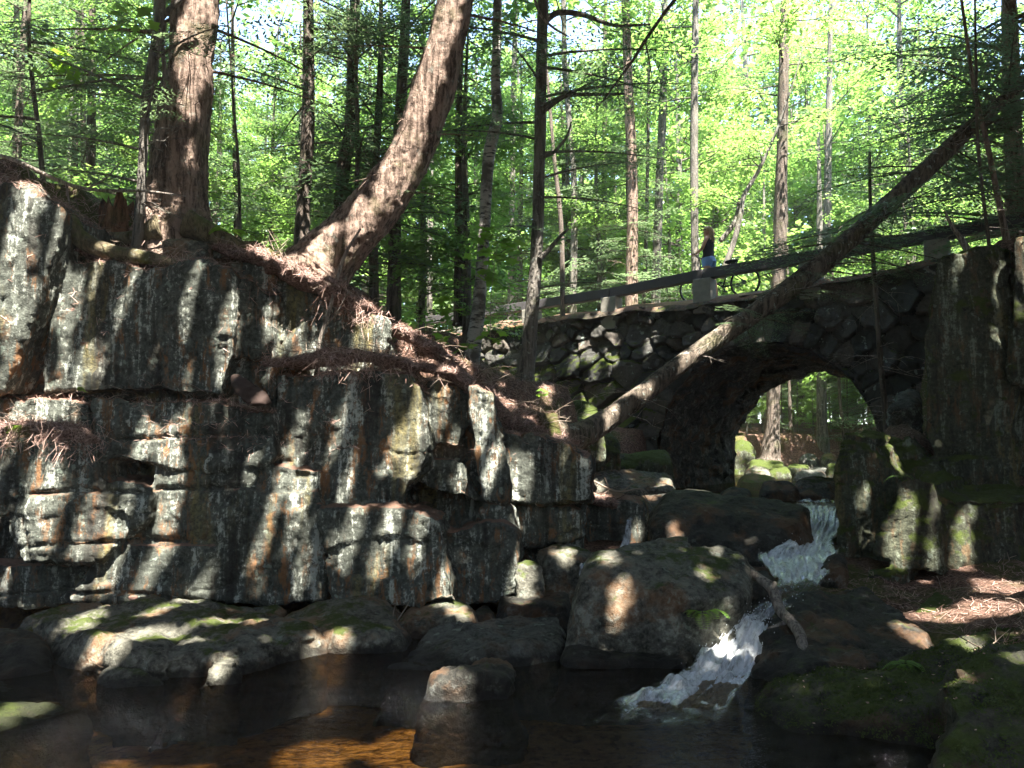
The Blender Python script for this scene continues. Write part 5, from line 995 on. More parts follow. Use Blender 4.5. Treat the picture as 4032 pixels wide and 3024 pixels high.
tag(dw, 'far-off green wood closing the view, plus an unseen dark leaf ring added for shade', 'wood', kind='stuff')

# ------------------------------------------------------------------ canopy overhead (unseen crowns added for shade), cut open where sun patches should fall
HR = np.random.RandomState(17)
HOLES = [  # photo point, distance, radius of the shaft of light
 (60, 1000, 8.2, .32), (60, 1250, 8.2, .2), (225, 1020, 8.5, .12), (490, 1180, 8.5, .14), (765, 1130, 8.5, .16), (900, 1250, 8.6, .20), (880, 1480, 8.4, .14), (1165, 1150, 8.8, .2), (1180, 1300, 8.8, .12), (230, 1500, 8.5, .12),
 (1080, 1010, 9.0, .25), (1230, 1060, 9.1, .25), (1420, 1390, 8.6, .22), (1550, 1420, 8.7, .22), (80, 1690, 8.2, .28), (300, 1640, 8.2, .12), (560, 1700, 8.2, .22), (700, 1700, 8.2, .14), (620, 1850, 8.2, .2), (2350, 1965, 10.2, .24), (1500, 1860, 8.4, .13), (1370, 1900, 8.4, .12), (1640, 1620, 8.4, .16), (1660, 1880, 8.6, .14), (1965, 1780, 8.9, .2), (2030, 1950, 9, .14),
 (1390, 2100, 7.9, .22), (1520, 2130, 7.9, .22), (1640, 2130, 7.9, .18), (1310, 2180, 7.9, .12), (1750, 2250, 8.3, .12), (140, 2110, 8.0, .3), (330, 2060, 8.0, .2), (480, 2150, 8.1, .22), (640, 2060, 8.1, .22), (560, 2300, 8.2, .2), (1040, 2150, 8.1, .13),
 (420, 2520, 6.5, .26), (330, 2450, 7.0, .2), (620, 2400, 7.8, .18), (1000, 2440, 7.3, .12), (850, 2640, 6.05, .14), (700, 2690, 6.0, .1), (300, 2920, 4.9, .42), (520, 2950, 4.8, .40), (60, 2960, 4.7, .3), (250, 2860, 5.1, .22), (760, 2850, 5.15, .14), (150, 2990, 4.6, .45), (380, 3020, 4.5, .36), (60, 2780, 5.6, .22),
 (2230, 2180, 8.7, .16), (2070, 2220, 8.5, .12), (1800, 2400, 7.9, .16), (2050, 2350, 8.2, .2), (2450, 2350, 6.7, .13), (2600, 2340, 6.6, .10), (2500, 2135, 7.4, .16), (2650, 2110, 7.6, .12), (2400, 2200, 7.1, .13), (2820, 2165, 7.4, .13), (2780, 2270, 6.9, .12), (2830, 2540, 6.8, .12),
 (3570, 2060, 8.8, .16), (3690, 1960, 8.9, .13), (3500, 2160, 8.9, .12), (3660, 2200, 8.8, .12), (3400, 1950, 9.6, .12), (3800, 2130, 8.9, .16), (3650, 2430, 7.3, .18), (3770, 2440, 7.0, .22), (3620, 2510, 6.5, .2), (3900, 2400, 6.8, .25), (3820, 2520, 6.2, .15), (3780, 1010, 10.5, .14), (4020, 1050, 10.3, .25),
 (790, 60, 9.5, .30), (800, 250, 9.5, .22), (770, 420, 9.5, .2), (740, 620, 9.5, .16), (690, 800, 9.4, .12), (1760, 60, 9.4, .35), (1700, 250, 9.4, .35), (1660, 400, 9.4, .30), (1600, 540, 9.4, .25), (1550, 660, 9.4, .2), (1590, 780, 9.4, .14), (1300, 960, 9.5, .15),
 (2350, 1330, 14.6, .22), (2420, 1270, 14.6, .18), (2270, 1400, 14.2, .18), (2400, 1500, 14, .2), (2560, 1350, 15, .16), (2330, 1480, 13.8, .2), (2400, 1650, 11.4, .2), (2550, 1540, 11.5, .16), (2700, 1420, 11.6, .14), (2330, 1620, 12.5, .2), (2160, 1530, 11.6, .2), (1800, 1480, 9.3, .2), (1980, 1600, 9.5, .2), (1000, 1020, 9.0, .2), (1150, 1060, 9.1, .2), (1350, 1180, 9.1, .15), (1300, 1400, 8.6, .15), (1480, 1400, 8.6, .15), (1700, 1440, 9.0, .2), (1880, 1540, 9.3, .15), (2200, 1660, 10.2, .2), (400, 1000, 8.8, .15), (550, 990, 8.9, .15), (100, 740, 9.2, .2), (250, 780, 9.3, .15), (1040, 1030, 9.0, .16), (1250, 1090, 9.1, .16), (1420, 1200, 9.1, .16), (1220, 1425, 8.5, .14), (1380, 1400, 8.5, .14), (1600, 1430, 8.5, .16), (1760, 1460, 9.0, .18), (1930, 1600, 9.3, .16), (2080, 1690, 9.8, .16), (40, 1690, 8.2, .2), (180, 1685, 8.2, .16), *[(x_, y_, 8.4, r_) for x_, y_, r_ in zip(HR.uniform(0, 2050, 70), HR.uniform(1050, 2330, 70), HR.uniform(.07, .15, 70))], (2640, 1900, 12, .2), (2380, 1800, 13.2, .25), (2100, 1100, 12, .2), (2805, 920, 17.9, .22)]
bpy.context.view_layer.update(); dg = bpy.context.evaluated_depsgraph_get(); SHAFT = []
for px, py, Y, r in HOLES:                                          # the point on the real surface that each shaft of light reaches
    p = P(px, py, Y); ok, loc, *_ = sc.ray_cast(dg, Vector(C0), Vector(ray(px, py)).normalized())
    SHAFT.append((np.array(loc) if ok and abs(loc.y-Y) < 6 else p, r*1.1))
rs = np.random.RandomState(55); n = 250000
tx = rs.uniform(-10.5, 10.5, n); ty = rs.uniform(1.0, 19.5, n); h = rs.uniform(9.5, 15.0, n)     # ground point (at z = 2) whose sun the leaf takes, and leaf height
ty = np.where(rs.rand(n) < .25, ty, rs.uniform(2.0, 14.0, n)); k_ = int(n*.22); tx[:k_] = rs.uniform(-4, 8.5, k_); ty[:k_] = rs.uniform(13, 21, k_); h[:k_] = rs.uniform(13, 17.5, k_)  # part of the added leaves is set to shade the bridge
pos = np.stack([tx, ty, np.full(n, 2.0)], 1)+TOSUN*((h-2.0)/TOSUN[2])[:, None]
keep = np.ones(n, bool); SA = np.cross(TOSUN, [0, 1.0, 0]); SA /= np.linalg.norm(SA); SB = np.cross(SA, TOSUN); nz_ = .09*fbm(np.stack([pos@SA*4.5, pos@SB*2.2, 0*pos[:, 0]], 1), 3)
for p, r in SHAFT:
    v = pos-p; dd = np.hypot((v@SA)*1.45, (v@SB)*.72); keep &= dd+nz_ > r*.9
# a little natural openness, in clumps
flat = pos-np.outer(pos@TOSUN, TOSUN); op = fbm(flat*1.3, 3); keep &= ~((op > .66))
# leave the view itself free
slope = (pos[:, 2]-CAMH-.3)/np.maximum(pos[:, 1], .01); keep &= (pos[:, 1] < 0) | (slope > .66)
n2 = 100000; p2 = np.stack([rs.uniform(-22, 22, n2), rs.uniform(-18, 14, n2), rs.uniform(10, 17, n2)], 1)   # more unseen leaves, added over the banks to hold back sky light
out = ((np.abs(p2[:, 0]) > 10.5) | (p2[:, 1] < -4)) & ((p2[:, 1] < 0) | ((p2[:, 2]-CAMH-.3)/np.maximum(p2[:, 1], .01) > .66)) & (np.abs(p2[:, 0])/np.maximum(p2[:, 1], .01) > .72)
for p, r in SHAFT: v = p2-p; out &= np.linalg.norm(v-np.outer(v@TOSUN, TOSUN), axis=1) > r*.9
pos = np.concatenate([pos[keep], p2[out]]); n = len(pos)
D = rs.normal(0, 1, (n, 3)); D[:, 2] *= .4; D /= np.linalg.norm(D, axis=1)[:, None]; N = rs.normal(0, .6, (n, 3))+TOSUN
lv = leaf_quads(pos-D*.08, D, N, rs.uniform(.14, .22, n), rs.uniform(.10, .15, n))
CT = [(-7.5, -3.0, 'unseen leafy tree added behind the viewer, left, crown shaped for the light'), (7.5, -2.0, 'unseen leafy tree added behind the viewer, right, crown shaped for the light'), (0.5, -6.5, 'unseen leafy tree added straight behind the viewer, crown shaped for the light'), (9.5, 5.5, 'unseen leafy tree added on the right bank, crown shaped for the light'), (-9.8, 4.5, 'unseen leafy tree added left of the pool, crown shaped for the light')]  # unseen trees added to carry the light-shaping leaves
near = np.argmin(np.stack([np.hypot(pos[:, 0]-a, pos[:, 1]-c) for a, c, _ in CT], 1), 1)
for k, (a, c, lab) in enumerate(CT):
    z = float(terrain(np.array([a]), np.array([c]))[0]); base = np.array([a, c, z-.2]); root = thing('shade_tree', lab, 'tree', tuple(base), 'unseen trees added to shape the light')
    V, F = trunk_verts([(0, 0, 0, .28), (.1, .1, 4, .24), (0, .2, 9, .18), (.1, .1, 15-z, .05)], 20, 60, .03, .3, k*3.0); mesh_obj('trunk', V, F, M['hem_bark'], root)
    v = lv[near == k].reshape(-1, 3)
    mb = MB(); pk = pos[near == k]
    for q in pk[rs.choice(len(pk), 26)]:
        s = np.array([a, c, max(8.0, q[2]-2)]); m_ = (s+q)/2+np.array([0, 0, .5]); mb.add(*tube(spline([s, m_, q], 8), np.linspace(.05, .01, 8), 5, False))
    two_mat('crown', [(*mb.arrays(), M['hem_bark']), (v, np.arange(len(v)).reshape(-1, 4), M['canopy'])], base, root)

# ------------------------------------------------------------------ the woman on the bridge and her bicycle
def loft(rings, n=20):
    a = np.linspace(0, 2*np.pi, n, endpoint=False); V = np.concatenate([np.stack([cx+rx*np.cos(a), cy+ry*np.sin(a), np.full(n, z)+(0 if len(q) == 0 else q[0]*np.cos(a))], 1) for z, cx, cy, rx, ry, *q in rings])
    i = np.arange(len(rings)-1)[:, None]*n; j = np.arange(n)[None]; k = (j+1) % n
    return V, np.stack([i+j, i+k, i+n+k, i+n+j], -1).reshape(-1, 4)
def blob(c, r, n=10, m=7):
    u = np.linspace(0, np.pi, m); return loft([(c[2]+r[2]*-math.cos(x), c[0], c[1], max(1e-4, r[0]*math.sin(x)), max(1e-4, r[1]*math.sin(x))) for x in u], n)
ROT = np.array([BD, BT, [0, 0, 1.0]])          # local x along the bridge, y away from the viewer
W0 = B(-.12, .92, ROADZ)
woman = thing('person', 'blond woman in a black sleeveless top and denim shorts holding a bicycle on the bridge', 'person', tuple(W0))
jt = {'pel': (0, 0, .95, .125), 'sp': (0, 0, 1.12, .105), 'ch': (.015, 0, 1.28, .12), 'nb': (.0, 0, 1.42, .062), 'nk': (-.012, -.01, 1.48, .05), 'hd': (-.025, -.025, 1.565, .078), 'ht': (-.018, -.018, 1.64, .07),
      'sn': (.015, -.155, 1.385, .052), 'en': (-.075, -.20, 1.14, .040), 'wn': (-.285, -.07, 1.085, .026), 'pn': (-.345, -.02, 1.085, .027),
      'sf': (.015, .155, 1.385, .052), 'ef': (-.08, .26, 1.14, .040), 'wf': (-.27, .42, 1.075, .026), 'pf': (-.335, .44, 1.08, .027),
      'hn': (.0, -.085, .88, .098), 'kn': (-.03, -.10, .50, .062), 'cn': (.0, -.10, .34, .058), 'an': (.03, -.10, .09, .038), 'fn': (-.05, -.105, .045, .036), 'tn': (-.13, -.11, .035, .028),
      'hf': (.0, .085, .88, .098), 'kf': (.05, .10, .50, .062), 'cf': (.09, .10, .34, .058), 'af': (.13, .10, .09, .038), 'ff': (.05, .105, .045, .036), 'tf': (-.03, .11, .035, .028)}
ed = ['pel-sp', 'sp-ch', 'ch-nb', 'nb-nk', 'nk-hd', 'hd-ht', 'nb-sn', 'sn-en', 'en-wn', 'wn-pn', 'nb-sf', 'sf-ef', 'ef-wf', 'wf-pf', 'pel-hn', 'hn-kn', 'kn-cn', 'cn-an', 'an-fn', 'fn-tn', 'pel-hf', 'hf-kf', 'kf-cf', 'cf-af', 'af-ff', 'ff-tf']
ks = list(jt); m = bpy.data.meshes.new('tmp'); m.from_pydata([jt[k][:3] for k in ks], [tuple(ks.index(x) for x in e.split('-')) for e in ed], [])
o = bpy.data.objects.new('tmp', m); COL.objects.link(o); sk = o.modifiers.new('s', 'SKIN'); o.modifiers.new('u', 'SUBSURF').levels = 2
for i, k in enumerate(ks): m.skin_vertices[0].data[i].radius = (jt[k][3],)*2; m.skin_vertices[0].data[i].use_root = k == 'pel'
dg = bpy.context.evaluated_depsgraph_get(); bmesh_ = bpy.data.meshes.new_from_object(o.evaluated_get(dg)); bpy.data.objects.remove(o)
V = np.zeros(len(bmesh_.vertices)*3); bmesh_.vertices.foreach_get('co', V); V = V.reshape(-1, 3)
FD = np.array([-.42, -.91, 0]); FS = np.array([.91, -.42, 0])       # face looks ahead and towards the viewer
hc = np.array([-.022, -.022, 1.585]); hd = (V[:, 2] > 1.50) & (np.linalg.norm(V-hc, axis=1) < .17)
V[hd] = hc+(V[hd]-hc)*np.array([1.05, 1.05, 1.12]); r_ = V-hc
for pt, w, am in ((FD*.085+np.array([0, 0, -.005]), .018, .022), (FD*.07+np.array([0, 0, -.085]), .03, .014), (FD*.08+FS*.032+np.array([0, 0, .018]), .016, -.008), (FD*.08-FS*.032+np.array([0, 0, .018]), .016, -.008)):
    V += np.where(hd, am*np.exp(-(np.linalg.norm(r_-pt, axis=1)/w)**2), 0)[:, None]*FD
bmesh_.vertices.foreach_set('co', (V@ROT).ravel()); bm = bmesh.new(); bm.from_mesh(bmesh_)
def addgeo(bm, V, F):
    vs = [bm.verts.new(Vector(p)) for p in np.asarray(V)@ROT]
    for f in F:
        try: bm.faces.new([vs[i] for i in dict.fromkeys(int(x) for x in f)])
        except ValueError: pass
for hx, hy in ((-.345, -.02), (-.335, .44)):                        # fingers curled round the handlebar grip
    for k in range(4):
        y = hy-.030+.021*k; l = (.9, 1.05, 1.0, .8)[k]
        addgeo(bm, *tube(spline([(hx+.012, y, 1.105), (hx-.02*l, y, 1.108), (hx-.042*l, y, 1.088), (hx-.036*l, y, 1.062), (hx-.012, y, 1.052)], 10), np.linspace(.0095, .007, 10), 6))
    addgeo(bm, *tube(spline([(hx+.02, hy-.02, 1.09), (hx+.008, hy-.052, 1.075), (hx-.018, hy-.058, 1.062)], 8), np.linspace(.011, .008, 8), 6))
for e in (-1, 1): addgeo(bm, *blob(hc+FS*.078*e+np.array([.01, .01, -.01]), (.018, .018, .03), 8, 6))
bm.to_mesh(bmesh_); bm.free(); bmesh_.materials.append(M['skin']); bmesh_.polygons.foreach_set('use_smooth', np.ones(len(bmesh_.polygons), bool))
bo = bpy.data.objects.new('body', bmesh_); COL.objects.link(bo); bo.parent = woman
def pp(name, V, F, mat, par=woman): return mesh_obj(name, np.asarray(V)@ROT, F, mat, par)
V, F = loft([(.90, 0, 0, .135, .185), (.97, -.002, 0, .132, .178), (1.06, -.004, 0, .118, .155), (1.15, -.006, 0, .120, .158), (1.25, -.012, 0, .138, .168), (1.33, -.004, 0, .125, .165), (1.39, .006, 0, .092, .145), (1.425, .004, 0, .06, .10)], 26)
V += .006*fbm(V*14, 2)[:, None]; pp('tank_top', V, F, M['black_cloth'])
mb = MB(); mb.add(*loft([(.99, 0, 0, .124, .168), (.93, .003, 0, .142, .186), (.86, .01, 0, .142, .186)], 24))
for y, dx in ((-.088, -.005), (.088, .012)): mb.add(*loft([(.93, .004, y*.9, .134, .108), (.86, .003, y, .132, .108), (.80, dx, y*1.02, .118, .105), (.745, dx-.006, y*1.06, .109, .102)], 20))
pp('shorts', *mb.arrays(), M['denim'])
for y, dx in ((-.10, 0), (.10, .10)): pp('shoe', *loft([(.0, dx-.05, y, .135, .046), (.03, dx-.05, y, .138, .048), (.06, dx-.03, y, .112, .045), (.085, dx+.015, y, .06, .044)], 18), M['shoe'])
rs = np.random.RandomState(3); mb = MB()
for k in range(230):                                                # curly shoulder length hair
    a = rs.uniform(0, 2*np.pi); el = rs.uniform(.15, 1.0); d = np.array([math.cos(a)*math.cos(el), math.sin(a)*math.cos(el), math.sin(el)]); f = d@FD
    if f > .12 and el < 1.08: continue
    if f > -.1 and el < .7: d -= FD*.4
    st = hc+d*np.array([.09, .09, .105])+np.array([0, 0, .012]); out = d*np.array([1, 1, 0])-FD*.25; out /= np.linalg.norm(out)+1e-6; L = rs.uniform(.20, .36)
    pts = [st, st+out*.035+np.array([0, 0, -.01])]
    for j in range(5): pts.append(pts[-1]+np.array([0, 0, -L/5])+out*rs.uniform(-.004, .016)+rs.normal(0, .011, 3))
    mb.add(*tube(spline(pts, 16), np.linspace(.011, .005, 16), 5))
mb.add(*blob(hc+np.array([.008, .008, .035]), (.094, .094, .085), 16, 10)); pp('hair', *mb.arrays(), M['hair'])
mb = MB()
for e in (-1, 1): mb.add(*blob(hc+FD*.088+FS*.032*e+np.array([0, 0, .016]), (.022, .022, .017), 10, 7))
mb.add(*tube(np.array([hc+FD*.098+FS*.012+np.array([0, 0, .02]), hc+FD*.098-FS*.012+np.array([0, 0, .02])]), .004, 6)); pp('sunglasses', *mb.arrays(), M['dark_glass'])
pp('lips', *blob(hc+FD*.086+np.array([0, 0, -.052]), (.02, .02, .007), 10, 6), M['lips'])

K0 = B(.02, 1.13, ROADZ)
bike = thing('bicycle', 'black bicycle with its rear wheel visible below the guard rail, held by the woman', 'bicycle', tuple(K0))
def bp_(name, V, F, mat, par=bike): return mesh_obj(name, np.asarray(V)@ROT, F, mat, par)
RW, FW_, rw = np.array([.61, 0, .345]), np.array([-.62, 0, .345]), .345
for c in (RW, FW_):
    a = np.linspace(0, 2*np.pi, 65); ring = lambda r: np.stack([c[0]+r*np.cos(a), 0*a, c[2]+r*np.sin(a)], 1)
    w = bp_('wheel', *tube(ring(rw-.04)[:-1].tolist()+[ring(rw-.04)[0].tolist()], .010, 6, False), M['metal'])
    bp_('tyre', *tube(ring(rw-.022), .026, 10, False), M['tyre'], w); mb = MB()
    for k in range(28): t_ = k*2*np.pi/28; mb.add(*tube([c+np.array([.02*math.cos(t_+.6), .02*(-1)**k, .02*math.sin(t_+.6)]), c+np.array([(rw-.045)*math.cos(t_), 0, (rw-.045)*math.sin(t_)])], .0016, 3))
    mb.add(*tube([c+np.array([0, -.045, 0]), c+np.array([0, .045, 0])], .02, 10))
    bp_('spokes', *mb.arrays(), M['metal'], w)
bb = np.array([.09, 0, .30]); st_ = np.array([.24, 0, .72]); ht = np.array([-.43, 0, .83]); hb = np.array([-.465, 0, .70])
mb = MB()
for a_, b_, r in ((bb, st_, .017), (bb, hb, .019), (st_-np.array([.0, 0, .03]), ht, .016), (ht+np.array([-.008, 0, .03]), hb-np.array([.008, 0, .03]), .021)): mb.add(*tube([a_, b_], r, 10))
for e in (-1, 1): mb.add(*tube([bb+np.array([0, .03*e, 0]), RW+np.array([0, .06*e, 0])], .010, 8)); mb.add(*tube([st_+np.array([0, .02*e, -.04]), RW+np.array([0, .06*e, 0])], .009, 8))
bp_('frame', *mb.arrays(), M['bike_black']); mb = MB()
for e in (-1, 1): mb.add(*tube(spline([hb+np.array([-.01, .05*e, -.04]), (hb+FW_)/2+np.array([.01, .055*e, 0]), FW_+np.array([0, .055*e, 0])], 10), .012, 8))
mb.add(*tube([hb+np.array([-.01, -.055, -.04]), hb+np.array([-.01, .055, -.04])], .014, 8)); bp_('fork', *mb.arrays(), M['bike_black']); mb = MB()
stm = np.array([-.475, 0, 1.055]); mb.add(*tube([ht, ht+np.array([-.02, 0, .17]), stm], .016, 8)); mb.add(*tube(spline([stm+np.array([.04, -.30, .03]), stm+np.array([0, -.12, .01]), stm, stm+np.array([0, .12, .01]), stm+np.array([.04, .30, .03])], 20), .018, 8))
for e in (-1, 1): mb.add(*tube([stm+np.array([.03, .19*e, .02]), stm+np.array([.04, .31*e, .03])], .017, 8)); mb.add(*tube([stm+np.array([0, .16*e, .01]), stm+np.array([-.06, .26*e, .0])], .006, 6))
bp_('handlebar', *mb.arrays(), M['bike_black'])
sp_ = st_+np.array([.035, 0, .13]); mb = MB(); mb.add(*tube([st_, sp_+np.array([.01, 0, -.04])], .013, 8))
bp_('seat_post', *mb.arrays(), M['metal'])
V, F = loft([(sp_[2]-.045, .33, 0, .10, .055), (sp_[2]-.02, .31, 0, .15, .085), (sp_[2]+.02, .30, 0, .16, .092), (sp_[2]+.045, .31, 0, .13, .075), (sp_[2]+.055, .32, 0, .05, .04)], 22)
V[:, 1] *= np.interp(V[:, 0], [.14, .26, .36], [.28, .5, 1.0]); bp_('saddle', V, F, M['tyre'])
mb = MB(); a = np.linspace(0, 2*np.pi, 33); mb.add(*tube(np.stack([bb[0]+.085*np.cos(a), 0*a-.045, bb[2]+.085*np.sin(a)], 1), .007, 6, False))
for e, dx, dz in ((-1, .10, -.13), (1, -.10, .13)):
    mb.add(*tube([bb+np.array([0, .0, 0]), bb+np.array([0, .06*e, 0]), bb+np.array([dx, .07*e, dz])], .010, 6)); V, F = box(bb+np.array([dx, .12*e, dz]), (.09, .09, .02)); mb.add(V, F)
mb.add(*tube([bb+np.array([0, -.045, .085]), RW+np.array([0, -.045, .035])], .004, 5)); mb.add(*tube([bb+np.array([0, -.045, -.085]), RW+np.array([0, -.045, -.045])], .004, 5)); mb.add(*tube([RW+np.array([0, -.06, 0]), RW+np.array([0, -.03, 0])], .045, 14))
bp_('crankset', *mb.arrays(), M['bike_black'])

# ------------------------------------------------------------------ small plants
LOBE = [(0, 0), (.32, -.05), (.28, .18), (.62, .22), (.42, .42), (.52, .62), (.26, .60), (0, 1.05), (-.26, .60), (-.52, .62), (-.42, .42), (-.62, .22), (-.28, .18), (-.32, -.05)]
LOBE = np.array([(x, y, -.10*abs(x)-.08*y*y) for x, y in LOBE])
def maple(label, pts, stem, Y, size, name='maple_seedling', n_extra=0, cat='plant', seed=0):
    rs = np.random.RandomState(seed); base = P(*stem[0], Y); root = thing(name, label, cat, tuple(base)); lv = []; mb = MB()
    sp = spline([P(*q, Y) for q in stem], 20); mb.add(*tube(sp, np.linspace(.006, .003, 20), 5))
    for q in pts:
        p = P(q[0], q[1], Y+rs.uniform(-.1, .1)); s = size*rs.uniform(.7, 1.15); a = rs.uniform(0, 2*np.pi); d = np.array([math.cos(a), math.sin(a), rs.uniform(-.5, .0)])
        lv.append(LOBE[:, [1, 0, 2]]@frames(d, rs.uniform(-.5, .5))*s+p); i = np.argmin(np.linalg.norm(sp-p, axis=1)); mb.add(*tube([sp[i], (sp[i]+p)/2+np.array([0, 0, .02]), p], .0018, 3))
    V, F = mb.arrays(); mesh_obj('stem', V-base, F, M['twig'], root)
    V = np.concatenate(lv)-base; mesh_obj('leaves', V, np.arange(len(V)).reshape(-1, 14), M['bright_leaf'], root, smooth=False)
rs = np.random.RandomState(5)
sc_pts = lambda cx, cy, w, h, n: [(cx+rs.uniform(-w, w), cy+rs.uniform(-h, h)) for _ in range(n)]
maple('bright seedling with few leaves, left of three by the birch foot', sc_pts(1745, 1325, 30, 16, 6), [(1750, 1380), (1746, 1330)], 10.2, .15, seed=1)
maple('bright seedling with wide lobed leaves on the litter slope, nearest the birch foot', sc_pts(1840, 1362, 45, 16, 8), [(1850, 1410), (1842, 1362)], 10.2, .16, seed=2)
maple('bright seedling hanging lobed leaves in front of the wall end right of the birch', sc_pts(1945, 1318, 40, 22, 8), [(1950, 1410), (1947, 1320)], 10.8, .16, seed=3)
maple('leafy maple sapling with large lobed leaves between the birch and the tall straight trunk', sc_pts(1960, 960, 70, 70, 26)+sc_pts(1900, 1040, 50, 60, 14), [(1930, 1330), (1935, 1150), (1960, 960), (1990, 900)], 11.4, .2, name='maple_sapling', seed=4)
maple('low maple shoot with lobed leaves in front of the dark broken stump', sc_pts(1790, 1190, 50, 40, 12), [(1800, 1330), (1790, 1200)], 11.6, .18, seed=6)
maple('maple branch with big backlit leaves at the upper left of the view', sc_pts(230, 250, 110, 130, 26)+sc_pts(520, 70, 90, 60, 18), [(60, 500), (160, 300), (330, 160), (560, 60)], 8.9, .16, name='maple_sapling', seed=7)
maple('tiny green seedling on the cliff ledge below the main slab', sc_pts(325, 1530, 22, 8, 5), [(330, 1548), (326, 1530)], 8.25, .07, seed=8)
maple('small green seedling on the fallen trunk butt', sc_pts(2135, 1540, 20, 14, 6), [(2125, 1640), (2135, 1545)], 10.4, .09, seed=9)
def fern(label, px, py, Y, size, seed):
    rs = np.random.RandomState(seed); base = P(px, py, Y); Q = []
    for k in range(7):
        a = k*.9+rs.uniform(-.2, .2); d = np.array([math.cos(a), math.sin(a), rs.uniform(.5, 1.1)]); d /= np.linalg.norm(d); pts = limb_pts(base, d, size*rs.uniform(.7, 1.1), .75, 16); sd = np.cross(d, [0, 0, 1]); sd /= np.linalg.norm(sd)
        for i in range(2, 16):
            w = .30*size*math.sin(math.pi*min(1, (17-i)/15))**.8
            for e in (-1, 1): Q.append(leaf_quads(pts[i:i+1], (sd*e+d*.3+np.array([0, 0, -.15]))[None], np.array([[0, 0, 1.0]]), [w], [.05*size+.008]))
    V = np.concatenate(Q).reshape(-1, 3); tag(mesh_obj('fern', V, np.arange(len(V)).reshape(-1, 4), M['bright_leaf'], None, base, False), label, 'fern')
fern('small fern in the needles on the left cliff ledge', 90, 1690, 8.1, .3, 1); fern('pale fern tuft at the mossy edge right of the biggest trunk', 900, 915, 9.2, .34, 2); fern('little fern on the right bank ledge above the sunlit block', 3545, 1880, 9.2, .22, 3); fern('fern tuft growing at the water line on the biggest boulder', 2765, 2420, 6.6, .26, 4); fern('small fern beside the moss on the lower right slab', 3565, 2620, 5.6, .16, 5)
fern('fern frond on the litter slope left of the seedlings', 1590, 1340, 9.3, .22, 6)

# ------------------------------------------------------------------ needles, twigs and hanging roots
rs = np.random.RandomState(14)
def mesh_arrays(o):
    m = o.data; V = np.zeros(len(m.vertices)*3); m.vertices.foreach_get('co', V); F = np.zeros(len(m.loops), dtype=np.int32); m.loops.foreach_get('vertex_index', F)
    return V.reshape(-1, 3)+np.array(o.location), F.reshape(-1, 4)
def scatter(V, F, w, n):
    a = V[F[:, 0]]; e1 = V[F[:, 1]]-a; e2 = V[F[:, 3]]-a; N = np.cross(e1, e2); A = np.linalg.norm(N, axis=1); N /= A[:, None]+1e-12
    p = A*w(a, N); i = rs.choice(len(F), n, p=p/p.sum()); return a[i]+e1[i]*rs.rand(n, 1)+e2[i]*rs.rand(n, 1), N[i]
def blades(p, N, L, W, lift):
    n = len(p); D = rs.normal(0, 1, (n, 3)); D -= N*(D*N).sum(1)[:, None]; D /= np.linalg.norm(D, axis=1)[:, None]+1e-9; D += N*rs.uniform(-.1, lift, n)[:, None]
    S = np.cross(D, N)*W; L = (L*rs.uniform(.4, 1.3, n))[:, None]; p = p+N*.008; c = p+D*L*.5+N*L*.12
    return np.stack([p-S, p+S, p+D*L+S*.5, p+D*L-S*.5], 1)
MV = []; MF = []; nb = 0
for path, r0 in (([(1040, 1432, 8.45), (1200, 1425, 8.5), (1400, 1400, 8.52), (1560, 1425, 8.5), (1650, 1450, 8.6)], .13), ([(-40, 1700, 8.2), (120, 1680, 8.2), (260, 1695, 8.15), (370, 1735, 8.1)], .13), ([(850, 975, 9.0), (980, 1010, 8.95), (1100, 1060, 8.95), (1250, 1120, 8.98), (1380, 1190, 9.0), (1500, 1240, 9.05)], .17),
                 ([(1640, 1440, 9.0), (1780, 1480, 9.1), (1900, 1590, 9.25), (2020, 1670, 9.5), (2150, 1720, 10.0), (2260, 1740, 10.4)], .17), ([(2300, 1960, 10.35), (2360, 1975, 10.3), (2430, 1995, 10.25)], .17), ([(180, 930, 8.9), (320, 985, 8.85), (500, 1005, 8.85), (640, 1025, 8.85)], .12), ([(1560, 1290, 9.2), (1680, 1370, 9.2), (1800, 1440, 9.25)], .15)):
    c = spline([P(*q) for q in path], 70); V, F = tube(c, r0*np.sin(np.linspace(.25, 2.9, 70))**.5, 20); ctr = np.vstack([np.repeat(c, 20, 0), c[:1], c[-1:]]); o = V-ctr
    o *= (1+.45*fbm(V*4.5, 3)+.25*fbm(V*14, 2))[:, None]; o[:, 2] *= .55; o[:, 1] *= 1.5; MV.append(ctr+o); MF.append(F+nb); nb += len(V)
MV = np.concatenate(MV); MF = np.concatenate(MF); mq = MF[MF[:, 2] != MF[:, 3]]
tag(mesh_obj('needle_mounds', MV, MF, M['mound']), 'soft mounds of brown needles heaped along the ledges', 'litter', kind='stuff')
q5 = scatter(MV, mq, lambda a, N: np.ones(len(a)), 16000)
q1 = scatter(cV, cF, lambda a, N: (N[:, 2] > .55)*(a[:, 2] > 1.7)*(a[:, 1] < 10.2)*(.25+np.maximum(0, fbm(a*1.6, 2)+.2)), 15000)
inb = lambda a, x0, x1, y0, y1: (a[:, 0] > x0)*(a[:, 0] < x1)*(a[:, 1] > y0)*(a[:, 1] < y1)
q2 = scatter(gV, gF, lambda a, N: inb(a, -6.5, 1.6, 8.7, 12.5)*(a[:, 2] > 1.5), 26000)
q3 = scatter(gV, gF, lambda a, N: inb(a, 2.9, 6.5, 5.0, 8.8)*(a[:, 2] > .15), 6000)
q4 = scatter(gV, gF, lambda a, N: inb(a, .3, 3.2, 10, 17)*(a[:, 2] > 1.3)+inb(a, 5, 7.5, 10.5, 14.5)*(a[:, 2] > 1.4), 8000)
